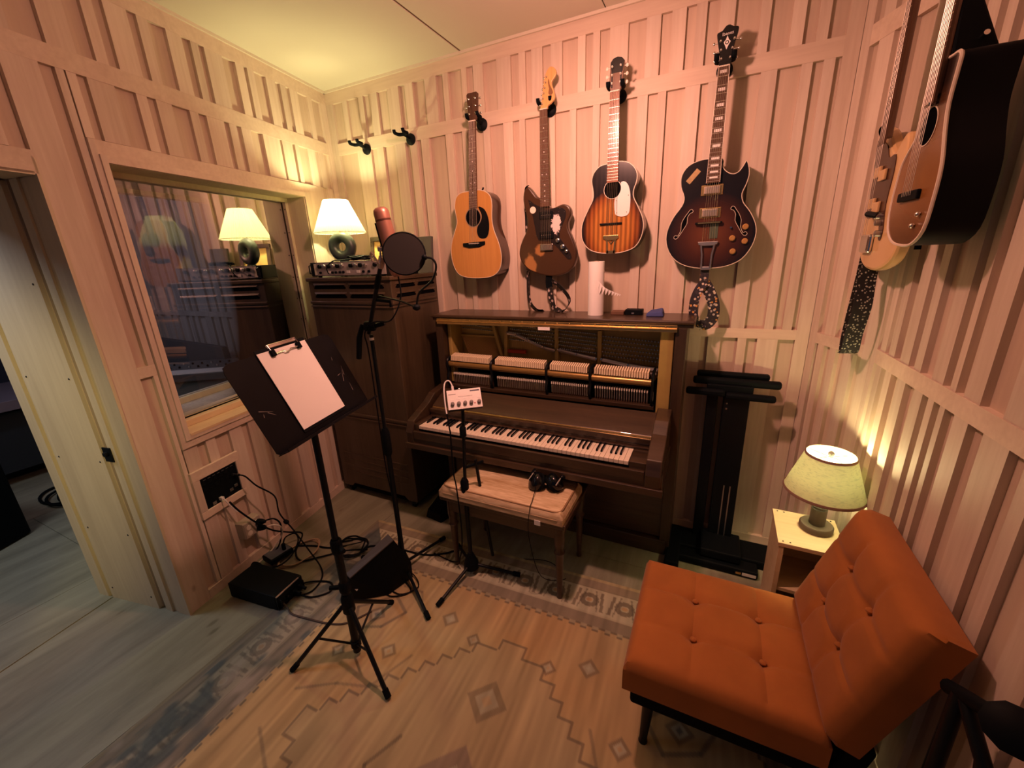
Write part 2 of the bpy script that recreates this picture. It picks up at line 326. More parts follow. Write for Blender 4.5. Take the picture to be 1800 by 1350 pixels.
def vnoise(x, y, seed):
    """smooth value noise"""
    rs = np.random.RandomState(seed); T = rs.rand(256, 256)
    xi = np.floor(x).astype(int); yi = np.floor(y).astype(int); fx = x-xi; fy = y-yi; fx = fx*fx*(3-2*fx); fy = fy*fy*(3-2*fy)
    a = T[xi%256, yi%256]; b = T[(xi+1)%256, yi%256]; c = T[xi%256, (yi+1)%256]; d = T[(xi+1)%256, (yi+1)%256]
    return (a*(1-fx)+b*fx)*(1-fy)+(c*(1-fx)+d*fx)*fy
def rug():
    RW, RL = 2.50, 2.40; nx, ny = 500, 440
    a = np.linspace(0, RW, nx+1); b = np.linspace(0, RL, ny+1); U, V = np.meshgrid(a, b, indexing='ij')
    T = lambda c: np.array(c, float)
    tan, rust, cream, blue, brown, dark = T((0.36,0.315,0.175)), T((0.39,0.265,0.125)), T((0.41,0.40,0.28)), T((0.075,0.10,0.105)), T((0.15,0.13,0.09)), T((0.10,0.085,0.065))
    st = vnoise(U*26, V*2.4, 1)*0.5+vnoise(U*70, V*5, 2)*0.5
    bl = vnoise(U*3.0, V*3.0, 3)*0.6+vnoise(U*9, V*8, 4)*0.4
    c = tan[None,None]*(1-bl[...,None])+rust[None,None]*bl[...,None]
    def mixin(mask, col, f=1.0):
        nonlocal c
        k = np.clip(mask*f, 0, 1)[...,None]; c = c*(1-k)+col[None,None]*k
    def seg(p, q, wd):
        px, py = p; qx, qy = q; dx, dy = qx-px, qy-py; L2 = dx*dx+dy*dy+1e-9
        t = np.clip(((U-px)*dx+(V-py)*dy)/L2, 0, 1); d = np.hypot(U-px-t*dx, V-py-t*dy); return np.clip((wd-d)/0.004+0.5, 0, 1)
    def poly(pts, wd, col, f=0.8, close=False):
        for i in range(len(pts)-(0 if close else 1)): mixin(seg(pts[i], pts[(i+1)%len(pts)], wd), col, f)
    def diamond(cx, cy, r, col, col2, f=0.8, sq=1.0):
        d = np.abs(U-cx)/sq+np.abs(V-cy); mixin(np.clip((r-d)/0.006, 0, 1), col, f); mixin(np.clip((r*0.62-d)/0.006, 0, 1), cream, f); mixin(np.clip((r*0.3-d)/0.006, 0, 1), col2, f)
    # edge distance from the nearest rug side
    e = np.minimum(np.minimum(U, RW-U), np.minimum(V, RL-V))
    along = np.where((U < V) & (U < RL-V) | (RW-U < V), V, U)
    # medallion: stepped lozenge
    cx, cy = 1.23, 1.12
    stp = 0.055
    dm = np.floor(np.abs(U-cx)/stp)*stp*0.95+np.floor(np.abs(V-cy)/stp)*stp
    med = dm < 0.60
    mixin(med*1.0, T((0.33,0.29,0.175)), 0.55)
    edge = np.abs(dm-0.60) < 0.045
    ed2 = med ^ np.roll(med, 2, 0) | med ^ np.roll(med, 2, 1)
    mixin(ed2*1.0, dark, 0.62)
    diamond(cx, cy, 0.17, T((0.16,0.13,0.12)), rust, 0.6); diamond(cx, cy-0.33, 0.09, dark, rust, 0.5); diamond(cx, cy+0.33, 0.09, dark, rust, 0.5)
    for sx in (-1, 1):
        poly([(cx+sx*0.24, cy-0.1), (cx+sx*0.30, cy+0.02), (cx+sx*0.24, cy+0.14), (cx+sx*0.40, cy+0.22)], 0.007, dark, 0.6)
        for sy in (-1, 1):
            bx, by = cx+sx*0.70, cy+sy*0.50
            poly([(bx-0.12,by), (bx-0.05,by-0.10*sy), (bx+0.07,by-0.05*sy), (bx+0.13,by+0.06*sy), (bx+0.02,by+0.13*sy)], 0.008, brown, 0.75, True)
            diamond(bx, by, 0.055, brown, blue, 0.7); diamond(bx-sx*0.19, by-sy*0.14, 0.045, brown, rust, 0.7); diamond(bx+sx*0.03, by-sy*0.22, 0.04, dark, rust, 0.6)
            diamond(bx-sx*0.36, by+sy*0.11, 0.05, brown, cream, 0.65); diamond(bx-sx*0.52, by+sy*0.05, 0.04, dark, rust, 0.6)
            poly([(bx-0.2*sx, by+0.1*sy), (bx-0.13*sx, by+0.2*sy), (bx-0.02*sx, by+0.2*sy), (bx+0.05*sx, by+0.27*sy)], 0.006, brown, 0.6)
            for k in range(4): poly([(bx+sx*(0.02+0.022*k), by+sy*0.16), (bx+sx*(0.02+0.022*k), by+sy*0.23)], 0.004, dark, 0.55)
            poly([(bx-0.3*sx, by-0.12*sy), (bx-0.22*sx, by-0.3*sy), (bx-0.08*sx, by-0.34*sy), (bx+0.06*sx, by-0.42*sy)], 0.006, brown, 0.55)
    # worn saw-tooth inner line
    tooth = 0.305+0.016*((np.floor(along/0.028)%2))
    mixin((e < tooth)*1.0, T((0.29,0.265,0.175)), 0.9)
    mixin(((e > tooth-0.009) & (e < tooth+0.003))*1.0, dark, 0.7)
    left = np.clip((0.9-U)/0.7, 0, 1)*(U < np.minimum(V, RL-V)+0.02)
    mixin(((e > 0.235) & (e < 0.295))*1.0, T((0.19,0.165,0.12)), 0.75)
    mixin(((e > 0.228) & (e < 0.235))*1.0, cream, 0.6)
    # main border with hooked motifs
    mixin(((e > 0.075) & (e < 0.225))*1.0, cream, 0.85)
    cell = 0.175; ph = (along % cell)/cell-0.5; q = (e-0.15)/0.075
    fl_ = (np.hypot(ph*1.9, q*0.9) < 0.52) & (np.hypot(ph*1.9, q*0.9) > 0.22)
    bars = (np.abs(np.abs(ph)-0.36-0.05*q) < 0.045) & (np.abs(q) < 0.8)
    bars2 = (np.abs(np.abs(ph)-0.21-0.08*q) < 0.022) & (np.abs(q) < 0.85)
    inb = (e > 0.08) & (e < 0.22)
    mixin((fl_ & inb)*1.0, brown, 0.85); mixin((bars & inb)*1.0, brown, 0.85); mixin((bars2 & inb)*1.0, dark, 0.6)
    mixin((inb & (np.hypot(ph*1.9, q*0.9) < 0.14))*1.0, rust, 0.8)
    mixin(((e > 0.018) & (e < 0.07))*1.0, T((0.23,0.20,0.14)), 0.8)
    mixin(((e > 0.066) & (e < 0.073))*1.0, dark, 0.5)
    mixin((e < 0.018)*1.0, tan, 0.9)
    # the dimmer side under the window: its shade is painted in as blue-grey
    mott = vnoise(U*14, V*9, 7)*0.55+vnoise(U*34, V*18, 8)*0.45
    lm = ((U < 0.31) & (U < V))*1.0
    mixin(lm, T((0.125,0.135,0.125)), 0.55); mixin(lm*np.clip((mott-0.50)*6, 0, 1)*(U > 0.04), blue, 0.85); mixin(lm*np.clip((0.36-mott)*6, 0, 1), T((0.30,0.28,0.23)), 0.6)
    # wear
    c = c*(0.80+0.70*st)[...,None]
    c = np.clip(c, 0.01, 1)
    nv = (nx+1)*(ny+1); hz = 0.008+0.0008*vnoise(U*40, V*40, 9)
    co = np.stack([U-RW/2, -V, hz], -1).reshape(-1, 3)
    idx = np.arange(nv).reshape(nx+1, ny+1)
    q4 = np.stack([idx[:-1,:-1], idx[:-1,1:], idx[1:,1:], idx[1:,:-1]], -1).reshape(-1, 4)
    rim = list(idx[:,0])+list(idx[-1,1:])+list(idx[-2::-1,-1])+list(idx[0,-2:0:-1]); m = len(rim)
    low = co[rim].copy(); low[:,2] = 0.0005
    allco = np.vstack([co, low]); sides = [(rim[i], rim[(i+1)%m], nv+(i+1)%m, nv+i) for i in range(m)]
    me = bpy.data.meshes.new('rug'); me.from_pydata(allco.tolist(), [], q4.tolist()+sides)
    ca = me.color_attributes.new('weave', 'FLOAT_COLOR', 'POINT')
    full = np.ones((len(allco), 4)); full[:nv,:3] = c.reshape(-1,3); full[nv:,:3] = (0.2,0.15,0.1)
    ca.data.foreach_set('color', full.ravel())
    mt, nt, b = new_mat('rug_wool'); at = N(nt, 'ShaderNodeAttribute'); at.attribute_name = 'weave'; nt.links.new(at.outputs['Color'], b.inputs['Base Color'])
    b.inputs['Roughness'].default_value = 0.95; b.inputs['Specular IOR Level'].default_value = 0.1
    me.materials.append(mt); o = bpy.data.objects.new('area_rug', me); COL.objects.link(o)
    o.location = (1.89, -0.655, 0); o.rotation_euler = (0, 0, 0.035)
    tag(o, 'faded oriental area rug with a rust field and patterned border painted with blue-grey shade on one side, on the plywood floor', 'rug')
rug()

# ------------------------------------------------------------------ ceiling
ce = MB().box(-0.9, 3.6, -4.6, 0.12, H+0.012, H+0.14).build('ceiling', M_['dark_gap']); struct(ce)
for x0, x1 in ((-0.9, 1.108), (1.122, 1.949), (1.955, 3.6)):
    MB().box(x0, x1, -4.6, 0.12, H, H+0.012).build('ceiling_panel', M_['ceil'], ce)
mg = mat('brown_seam', (0.16, 0.09, 0.05), 0.8); MB().box(1.108, 1.122, -4.6, 0.0, H+0.004, H+0.012).build('seam_strip', mg, ce)

# ------------------------------------------------------------------ walls
def battens(F, par, spans, z0, z1, m=None):
    for a, b in spans:
        MB(F).box(min(a,b), max(a,b), -G, 0.0, z0, z1).build('batten', m or M_['wall_v'], par)
def rail(F, par, a, b, z0, z1, name='rail', d=0.0015): MB(F).box(a, b, -G, d, z0, z1).build(name, M_['wall_h'], par)
R1T, R2T, TZ = 2.490, 1.274, 2.735
# back wall
wb = MB(FB).box(-0.10, 3.10, -0.12, -G, 0, H).build('wall_back', M_['wall_back']); struct(wb)
top = [(0.153,0.195),(0.299,0.342),(0.40,0.461),(0.549,0.639),(0.69,0.751),(0.843,0.928),(0.977,1.014),(1.107,1.141),(1.187,1.251),(1.338,1.426),(1.476,1.515),(1.552,1.615),(1.663,1.726),(1.811,1.851),(1.89,1.925),(1.975,2.064),(2.149,2.214),(2.262,2.324),(2.367,2.411),(2.465,2.526),(2.626,2.665),(2.746,2.794),(2.841,2.882)]
mid = [(0.232,0.354),(0.408,0.465),(0.565,0.65),(0.69,0.742),(0.778,0.839),(0.966,1.021),(1.087,1.122),(1.234,1.278),(1.367,1.427),(1.469,1.504),(1.647,1.683),(1.768,1.804),(1.895,1.931),(2.12,2.17),(2.218,2.256),(2.342,2.407),(2.441,2.481),(2.653,2.716),(2.805,2.844),(2.883,2.923)]
low = [(0.3,0.36),(0.5,0.57),(0.9,0.97),(2.433,2.515),(2.552,2.612),(2.693,2.733),(2.782,2.872)]
battens(FB, wb, top, R1T, TZ); battens(FB, wb, mid, R2T, ZR1); battens(FB, wb, low, 0.055, ZR2)
for s0, s1 in ((0.0, 0.06), (2.945, 3.0)): MB(FB).box(s0, s1, -G, 0.001, 0.055, TZ).build('corner_board', M_['wall_v'], wb)
rail(FB, wb, 0.06, 2.945, ZR1, R1T); rail(FB, wb, 0.06, 2.945, ZR2, R2T)
rail(FB, wb, 0, 3.0, TZ, H-0.012, 'top_board', 0.001); MB(FB).box(0, 3.0, -G, 0.012, H-0.014, H).build('crown_strip', M_['crown'], wb)
rail(FB, wb, 0, 3.0, 0, 0.055, 'base_board', 0.004)
# left wall with a window and a doorway; two leaves with a gap between
S0, S1, Z0, Z1 = 0.385, 1.475, 0.905, 2.108      # window opening
DS, DE, DZ = 1.706, 2.50, 2.03                    # doorway
lw = MB(FL)
for d0, d1 in ((-0.165, -G), (-0.65, -0.20)):
    lw.box(-0.15, S0-0.012, d0, d1, 0, H); lw.box(S0-0.012, S1+0.012, d0, d1, 0, Z0-0.012); lw.box(S0-0.012, S1+0.012, d0, d1, Z1+0.012, H)
    lw.box(S1+0.012, DS-0.004, d0, d1, 0, H); lw.box(DS-0.004, DE, d0, d1, DZ+0.012, H); lw.box(DE, 3.9, d0, d1, 0, H)
wl = lw.build('wall_left', M_['wall_back']); struct(wl)
MB(FL).box(S1+0.02, DS-0.03, -0.20, -0.165, 0, DZ).build('gap_lining', M_['dark_gap'], wl)
lt = [(0.142,0.182),(0.266,0.334),(0.365,0.408),(0.445,0.513),(0.595,0.639),(0.661,0.713),(0.791,0.888),(0.918,0.957),(1.0,1.071),(1.148,1.193),(1.23,1.318),(1.357,1.40),(1.464,1.553),(1.649,1.69),(1.76,1.84),(1.90,1.95),(2.03,2.12)]
lmid = [(0.108,0.161),(0.19,0.26),(0.338,0.371),(0.394,0.476),(0.493,0.617),(0.699,0.761),(0.79,0.836),(0.865,0.961),(1.003,1.047),(1.13,1.20),(1.238,1.281),(1.361,1.455)]
battens(FL, wl, lt, R1T, TZ); battens(FL, wl, lmid, 2.196, ZR1)
battens(FL, wl, [(1.489,1.520)], 2.196, ZR1); battens(FL, wl, [(1.526,1.552)], R2T, ZR1); battens(FL, wl, [(1.526,1.545)], 0.055, ZR2)
MB(FL).box(1.60, DS, -G, 0.001, 0, ZR1).build('door_board', M_['wall_v'], wl)
battens(FL, wl, [(1.76,1.83),(1.9,1.96),(2.05,2.15)], 2.115, ZR1)
battens(FL, wl, [(0.22,0.28),(0.36,0.43),(0.5,0.54),(0.584,0.717),(0.759,0.838),(0.925,1.029),(1.072,1.149),(1.191,1.268),(1.351,1.403),(1.45,1.520)], 0.055, 0.836)
battens(FL, wl, [(0.065,0.12),(0.17,0.235)], 0.055, 2.196)
MB(FL).box(0.0, 0.055, -G, 0.001, 0.055, TZ).build('corner_board', M_['wall_v'], wl)
rail(FL, wl, 0.055, 2.6, ZR1, R1T); rail(FL, wl, 1.526, 1.60, ZR2, R2T)
rail(FL, wl, 0, 2.6, TZ, H-0.012, 'top_board', 0.001); MB(FL).box(0, 2.6, -G, 0.012, H-0.014, H).build('crown_strip', M_['crown'], wl)
rail(FL, wl, 0, 1.60, 0, 0.055, 'base_board', 0.004); rail(FL, wl, DS, 2.6, DZ+0.004, 2.113, 'door_head', 0.004)
# window casing, linings, stops and panes
win = root('window_1')
def wbx(name, s0, s1, d0, d1, z0, z1, m=None, bev=0.0): return MB(FL).box(s0, s1, d0, d1, z0, z1).build(name, m or M_['wall_v'], win, bevel=bev)
E1, E2 = 0.012, 0.020
wbx('casing', S1+0.004, 1.502, -G, E2, Z0-0.03, Z1+0.03); wbx('casing', 1.502, 1.524, -G, E1, 0.838, 2.192)
wbx('casing', S0-0.06, S0-0.004, -G, E2, Z0-0.03, Z1+0.03); wbx('casing', S0-0.135, S0-0.06, -G, E1, 0.838, 2.192)
MB(FL).box(S0-0.004, S1+0.004, -G, E2, Z1+0.002, Z1+0.03).build('casing', M_['wall_h'], win); MB(FL).box(S0-0.06, 1.502, -G, E1, Z1+0.03, 2.192).build('casing', M_['wall_h'], win)
MB(FL).box(S0-0.004, S1+0.004, -G, E2, Z0-0.03, Z0-0.002).build('casing', M_['wall_h'], win); MB(FL).box(S0-0.06, 1.502, -G, E1, 0.838, Z0-0.03).build('casing', M_['wall_h'], win)
P1, P2 = -0.155, -0.54
wbx('lining', S0-0.012, S0, -0.65, 0.010, Z0, Z1, M_['jamb']); wbx('lining', S1, S1+0.012, -0.65, 0.010, Z0, Z1, M_['jamb'])
wbx('lining', S0, S1, -0.65, 0.010, Z1, Z1+0.012, M_['jamb']); wbx('sill_board', S0, S1, -0.65, P1, Z0-0.012, Z0, M_['grey_pine']); wbx('sill_board', S0, S1, P1, 0.022, Z0-0.012, Z0, M_['sill'])
wbx('sill_step', S0, S1, P1-0.008, -0.085, Z0, Z0+0.034, M_['sill'], 0.003)
for pd in (P1, P2):
    for da, db in ((pd+0.006, pd+0.030), (pd-0.030, pd-0.006)):
        wbx('pane_stop', S0, S0+0.022, da, db, Z0+0.034, Z1, M_['jamb']); wbx('pane_stop', S1-0.022, S1, da, db, Z0+0.034, Z1, M_['jamb'])
        wbx('pane_stop', S0, S1, da, db, Z1-0.024, Z1, M_['jamb']); wbx('pane_stop', S0, S1, da, db, Z0, Z0+0.034, M_['jamb'])
        for k in range(8): MB(FL).lathe([(0.004,0),(0.003,0.002)], (S0+0.022, (da+db)/2, Z0+0.12+0.145*k), (1,0,0), 8).build('screw', M_['black_metal'], win)
    wbx('gasket', S0, S0+0.012, pd-0.006, pd+0.006, Z0, Z1, M_['black']); wbx('gasket', S1-0.012, S1, pd-0.006, pd+0.006, Z0, Z1, M_['black'])
    MB(FL).add([(S0+0.01,pd,Z0+0.02),(S1-0.01,pd,Z0+0.02),(S1-0.01,pd,Z1-0.01),(S0+0.01,pd,Z1-0.01)], [(0,1,2,3)]).build('pane', M_['glass'], win)
# doorway lining
dr = root('door_1')
def dbx(name, s0, s1, d0, d1, z0, z1, m=None): return MB(FL).box(s0, s1, d0, d1, z0, z1).build(name, m or M_['jamb'], dr)
dbx('jamb_board', DS-0.004, DS+0.008, -0.075, 0.004, 0, DZ+0.06); dbx('jamb_board', DS-0.004, DS+0.0015, -0.112, -0.075, 0, DZ); dbx('jamb_board', DS-0.004, DS+0.010, -0.136, -0.112, 0, DZ); dbx('jamb_board', DS-0.004, DS+0.006, -0.163, -0.139, 0, DZ)
dbx('jamb_panel', DS-0.004, DS+0.012, -0.548, -0.205, 0, DZ); dbx('jamb_board', DS-0.004, DS+0.004, -0.572, -0.548, 0, DZ); dbx('jamb_board', DS-0.004, DS+0.016, -0.61, -0.572, 0, DZ); dbx('jamb_board', DS-0.004, DS+0.012, -0.652, -0.612, 0, DZ)
dbx('head_board', DS+0.012, DE, -0.165, 0.004, DZ, DZ+0.012); dbx('head_board', DS+0.012, DE, -0.652, -0.205, DZ, DZ+0.012)
for zz in (0.07, 0.45, 0.85, 1.25, 1.65):
    for dd in (-0.235, -0.52): MB(FL).lathe([(0.005,0),(0.004,0.0015)], (DS+0.012, dd, zz), (1,0,0), 8).build('screw', M_['black_metal'], dr)
st = MB(FL); st.box(DS+0.010, DS+0.016, -0.185, -0.135, 0.86, 0.93); st.tube([(DS+0.016,-0.16,0.90),(DS+0.028,-0.16,0.90)], 0.012, 10); st.build('strike_plate', M_['black_metal'], dr, bevel=0.001)
# corner wall and right wall
wc = MB(FA).box(-0.02, 0.42, -0.12, -G, 0, H).build('wall_corner', M_['wall_back']); struct(wc)
for a, b in ((0.0,0.05),(0.345,0.392)): MB(FA).box(a, b, -G, 0.001, 0.055, TZ).build('corner_board', M_['wall_v'], wc)
battens(FA, wc, [(0.10,0.153),(0.205,0.24),(0.286,0.316)], R1T, TZ); battens(FA, wc, [(0.099,0.17),(0.225,0.262)], R2T, ZR1); battens(FA, wc, [(0.072,0.115),(0.155,0.195),(0.245,0.30)], 0.055, ZR2)
rail(FA, wc, 0.05, 0.345, ZR1, R1T); rail(FA, wc, 0.05, 0.345, ZR2, R2T); rail(FA, wc, 0, 0.392, TZ, H-0.012, 'top_board', 0.001); rail(FA, wc, 0, 0.392, 0, 0.055, 'base_board', 0.004)
MB(FA).box(0, 0.392, -G, 0.012, H-0.014, H).build('crown_strip', M_['crown'], wc)
wr = MB(FR).box(-0.02, 3.0, -0.12, -G, 0, H).build('wall_right', M_['wall_back']); struct(wr)
MB(FR).box(0, 0.045, -G, 0.001, 0.055, TZ).build('corner_board', M_['wall_v'], wr)
battens(FR, wr, [(0.072,0.118),(0.15,0.198),(0.248,0.313),(0.352,0.397),(0.47,0.534),(0.572,0.60),(0.64,0.71),(0.80,0.875),(0.97,1.03),(1.12,1.19),(1.3,1.36),(1.45,1.55),(1.65,1.72)], R2T, ZR1)
battens(FR, wr, [(0.075,0.12),(0.16,0.21),(0.265,0.325),(0.39,0.446),(0.482,0.516),(0.55,0.577),(0.625,0.69),(0.755,0.85),(0.905,0.948),(1.02,1.10),(1.18,1.23),(1.32,1.40),(1.5,1.58)], 0.055, ZR2)
battens(FR, wr, [(0.10,0.16),(0.22,0.27),(0.35,0.41),(0.49,0.55),(0.62,0.66),(0.74,0.83),(0.92,1.0)], R1T, TZ)
rail(FR, wr, 0.045, 3.0, ZR1, R1T); rail(FR, wr, 0.045, 3.0, ZR2, R2T+0.004); rail(FR, wr, 0, 3.0, TZ, H-0.012, 'top_board', 0.001); rail(FR, wr, 0, 3.0, 0, 0.055, 'base_board', 0.004)
# rooms beyond the window and the doorway
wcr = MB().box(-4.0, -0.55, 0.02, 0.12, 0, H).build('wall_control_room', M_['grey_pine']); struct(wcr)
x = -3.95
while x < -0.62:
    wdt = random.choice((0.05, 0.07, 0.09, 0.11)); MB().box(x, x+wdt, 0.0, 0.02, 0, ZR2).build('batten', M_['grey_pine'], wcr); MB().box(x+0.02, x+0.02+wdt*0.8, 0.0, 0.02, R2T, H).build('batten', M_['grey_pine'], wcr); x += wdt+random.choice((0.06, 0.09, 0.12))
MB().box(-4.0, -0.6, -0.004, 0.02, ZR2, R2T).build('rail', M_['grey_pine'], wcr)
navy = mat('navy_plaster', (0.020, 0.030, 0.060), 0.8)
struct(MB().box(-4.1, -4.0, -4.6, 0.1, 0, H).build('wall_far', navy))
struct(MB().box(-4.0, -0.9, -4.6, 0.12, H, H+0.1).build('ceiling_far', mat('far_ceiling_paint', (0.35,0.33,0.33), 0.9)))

# ------------------------------------------------------------------ upright piano
pn = thing('upright_piano', 'old dark mahogany upright piano with its front panel off, gold plate and hammers showing', 'piano', (1.72, -0.30, 0))
def pb(name, x0, x1, y0, y1, z0, z1, m='piano', bev=0.003, par=None): return MB().box(x0,x1,y0,y1,z0,z1).build(name, M_[m], par or pn, bevel=bev)
pb('side_panel', 0.975, 1.025, -0.30, -0.035, 0.0, 1.315, 'piano_v'); pb('side_panel', 2.405, 2.458, -0.30, -0.035, 0.0, 1.315, 'piano_v')
pb('back_board', 1.025, 2.405, -0.055, -0.035, 0.0, 1.315, 'piano_v', 0)
pb('lid', 0.952, 2.492, -0.312, -0.03, 1.333, 1.352, 'piano', 0.006); pb('lid_flap', 0.958, 2.486, -0.30, -0.17, 1.315, 1.333, 'piano', 0.004)
hg = pb('lid_hinge', 1.0, 2.412, -0.316, -0.309, 1.296, 1.330, 'brass', 0.001)
MB().tube([(1.0,-0.318,1.313),(2.412,-0.318,1.313)], 0.0045, 8).build('hinge_pin', M_['brass'], hg, smooth=True)
for k in range(20): MB().lathe([(0.004,0),(0.002,0.002)], (1.03+0.07*k, -0.3165, 1.322), (0,-1,0), 8).build('screw', M_['gold'], hg)
pb('label_tag', 1.69, 1.76, -0.3235, -0.3215, 1.283, 1.300, 'paper', 0)
# gold harp plate
mplate = mat('gold_harp_plate', (0.46, 0.33, 0.10), 0.45, 0.25, noise=0.25, nscale=9)
pl = MB().box(1.03, 2.40, -0.12, -0.075, 0.66, 1.30).build('harp_plate', mplate, pn)
def strut(a, b, wd=0.018, t=0.03): 
    a, b = Vector(a), Vector(b); d = (b-a).normalized(); s = Vector((d.z, 0, -d.x))*wd
    MB().hexa([a-s, a+s, a+s+Vector((0,-t,0)), a-s+Vector((0,-t,0))], [b-s, b+s, b+s+Vector((0,-t,0)), b-s+Vector((0,-t,0))]).build('plate_strut', mplate, pn, bevel=0.004)
strut((1.30,-0.12,1.30), (1.365,-0.12,1.06), 0.010); strut((1.405,-0.12,1.30), (1.39,-0.12,1.06), 0.012)
strut((1.735,-0.12,1.28), (1.735,-0.12,1.06), 0.012); strut((1.995,-0.12,1.26), (1.995,-0.12,1.05), 0.012)
MB().box(1.05, 1.32, -0.135, -0.12, 1.185, 1.20).build('plate_rib', mplate, pn, bevel=0.004)
MB().box(2.335, 2.40, -0.285, -0.12, 0.72, 1.30).build('plate_post', mplate, pn, bevel=0.004)
MB().box(1.03, 1.055, -0.25, -0.12, 0.90, 1.30).build('plate_post', mplate, pn, bevel=0.004)
for k in range(16): MB().lathe([(0.012,0),(0.012,0.006),(0.006,0.010)], (1.10+0.084*k, -0.12, 1.275+0.010*(k%3-1)), (0,-1,0), 8).build('plate_bolt', mplate, pn, smooth=True)
pins = MB(); srt = MB()
def pin_field(x0, x1, zt0, zt1, rows, n):
    for i in range(n):
        for j in range(rows):
            xx = x0+(x1-x0)*(i+0.5*(j%2))/n; zz = zt0+(zt1-zt0)*i/n-0.022*j
            pins.tube([(xx,-0.12,zz),(xx,-0.158,zz+0.006)], 0.0034, 5)
pin_field(1.075, 1.30, 1.262, 1.250, 2, 14); pin_field(1.43, 1.72, 1.268, 1.250, 5, 20); pin_field(1.755, 1.98, 1.250, 1.235, 6, 17); pin_field(2.015, 2.33, 1.225, 1.205, 6, 19)
pins.build('tuning_pins', M_['steel'], pn, kind='stuff')
for k in range(26): srt.tube([(1.06+0.0095*k,-0.128,1.19),(1.14+0.0118*k,-0.128,0.98)], 0.0014, 4)
for k in range(70): srt.tube([(1.44+0.0125*k,-0.127,1.20-0.001*k),(1.41+0.0130*k,-0.127,0.98)], 0.0008, 3)
srt.build('strings', mat('copper_strings', (0.50,0.34,0.18), 0.3, 1.0), pn, kind='stuff')
mbar = M_['steel']
for pts in ([(1.41,1.225),(1.47,1.215),(1.56,1.18),(1.65,1.145),(1.725,1.13)], [(1.748,1.135),(1.86,1.115),(1.98,1.095)], [(2.01,1.095),(2.16,1.072),(2.325,1.058)]):
    b = MB().tube(smooth_curve([(x_,-0.145,z_) for x_, z_ in pts], 5, False), 0.013, 8).build('pressure_bar', mbar, pn, smooth=True)
    for x_, z_ in pts: MB().lathe([(0.008,0),(0.005,0.005)], (x_,-0.157,z_+0.004), (0,-1,0.3), 8).build('bar_screw', M_['chrome'], b)
MB().box(1.405, 1.53, -0.148, -0.128, 1.095, 1.118).build('red_felt', mat('red_felt', (0.45,0.06,0.02), 0.9), pn, bevel=0.004)
# hammers in four groups, hammer rail, damper row
mfelt = mat('hammer_felt', (0.80, 0.66, 0.44), 0.9, noise=0.08)
hm = MB(); hm.hexa([(-0.0047,-0.052,-0.020),(0.0047,-0.052,-0.020),(0.0047,-0.002,-0.016),(-0.0047,-0.002,-0.016)], [(-0.0044,-0.050,0.012),(0.0044,-0.050,0.012),(0.0040,-0.000,0.022),(-0.0040,-0.000,0.022)])
proto = None
groups = [(1.055, 1.335, 22), (1.378, 1.705, 26), (1.738, 1.962, 18), (1.998, 2.292, 22)]
for x0, x1, n in groups:
    for i in range(n):
        xx = x0+(x1-x0)*(i+0.5)/n
        if proto is None: proto = hm.build('hammer', mfelt, pn); proto.location = Vector((xx,-0.225,1.072))-Vector((1.72,-0.30,0))+Vector((1.72,-0.30,0)); first = xx
        else: o = dup(proto, pn, (xx-first, 0, -0.012*(xx-first)/1.2))
for x0, x1, n in groups:
    g = MB(); k = (x0-1.055)*-0.010
    g.tube([(x0-0.02,-0.262,1.026+k),(x1+0.022,-0.262,1.024+k)], 0.021, 10); g.build('hammer_rail', mat('gilt_rail', (0.36,0.22,0.07), 0.32, 0.6), pn, smooth=True)
MB().box(1.05, 2.32, -0.235, -0.15, 1.02, 1.05).build('rest_rail', M_['piano'], pn, bevel=0.004)
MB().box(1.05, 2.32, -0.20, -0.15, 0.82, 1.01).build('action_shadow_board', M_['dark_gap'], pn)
wp = MB(); wt = MB(); wr_ = MB()
for x0, x1, n in groups:
    for i in range(n):
        xx = x0+(x1-x0)*(i+0.5)/n
        wp.box(xx-0.0032, xx+0.0032, -0.262, -0.235, 0.955, 0.968); wt.tube([(xx,-0.258,0.958),(xx+0.002,-0.262,0.905)], 0.0026, 5); wr_.box(xx-0.0045, xx+0.0045, -0.25, -0.215, 0.885, 0.95)
wp.build('damper_heads', M_['cream'], pn, kind='stuff'); wt.build('bridle_wires', M_['steel'], pn, kind='stuff'); wr_.build('wippens', M_['bench'], pn, kind='stuff')
MB().box(1.04, 2.325, -0.285, -0.245, 0.868, 0.892).build('action_rail', M_['piano'], pn, bevel=0.003)
MB().box(2.306, 2.318, -0.268, -0.26, 0.915, 0.965).build('white_slip', M_['white'], pn)
for xx in (1.035, 1.356, 1.722, 1.98, 2.312):
    MB().tube(smooth_curve([(xx,-0.20,1.075),(xx,-0.275,1.065),(xx,-0.292,1.03),(xx,-0.282,0.98),(xx,-0.295,0.93),(xx,-0.27,0.885)], 4, False), [0.008]*21, 6).build('action_bracket', M_['black_metal'], pn, smooth=True)
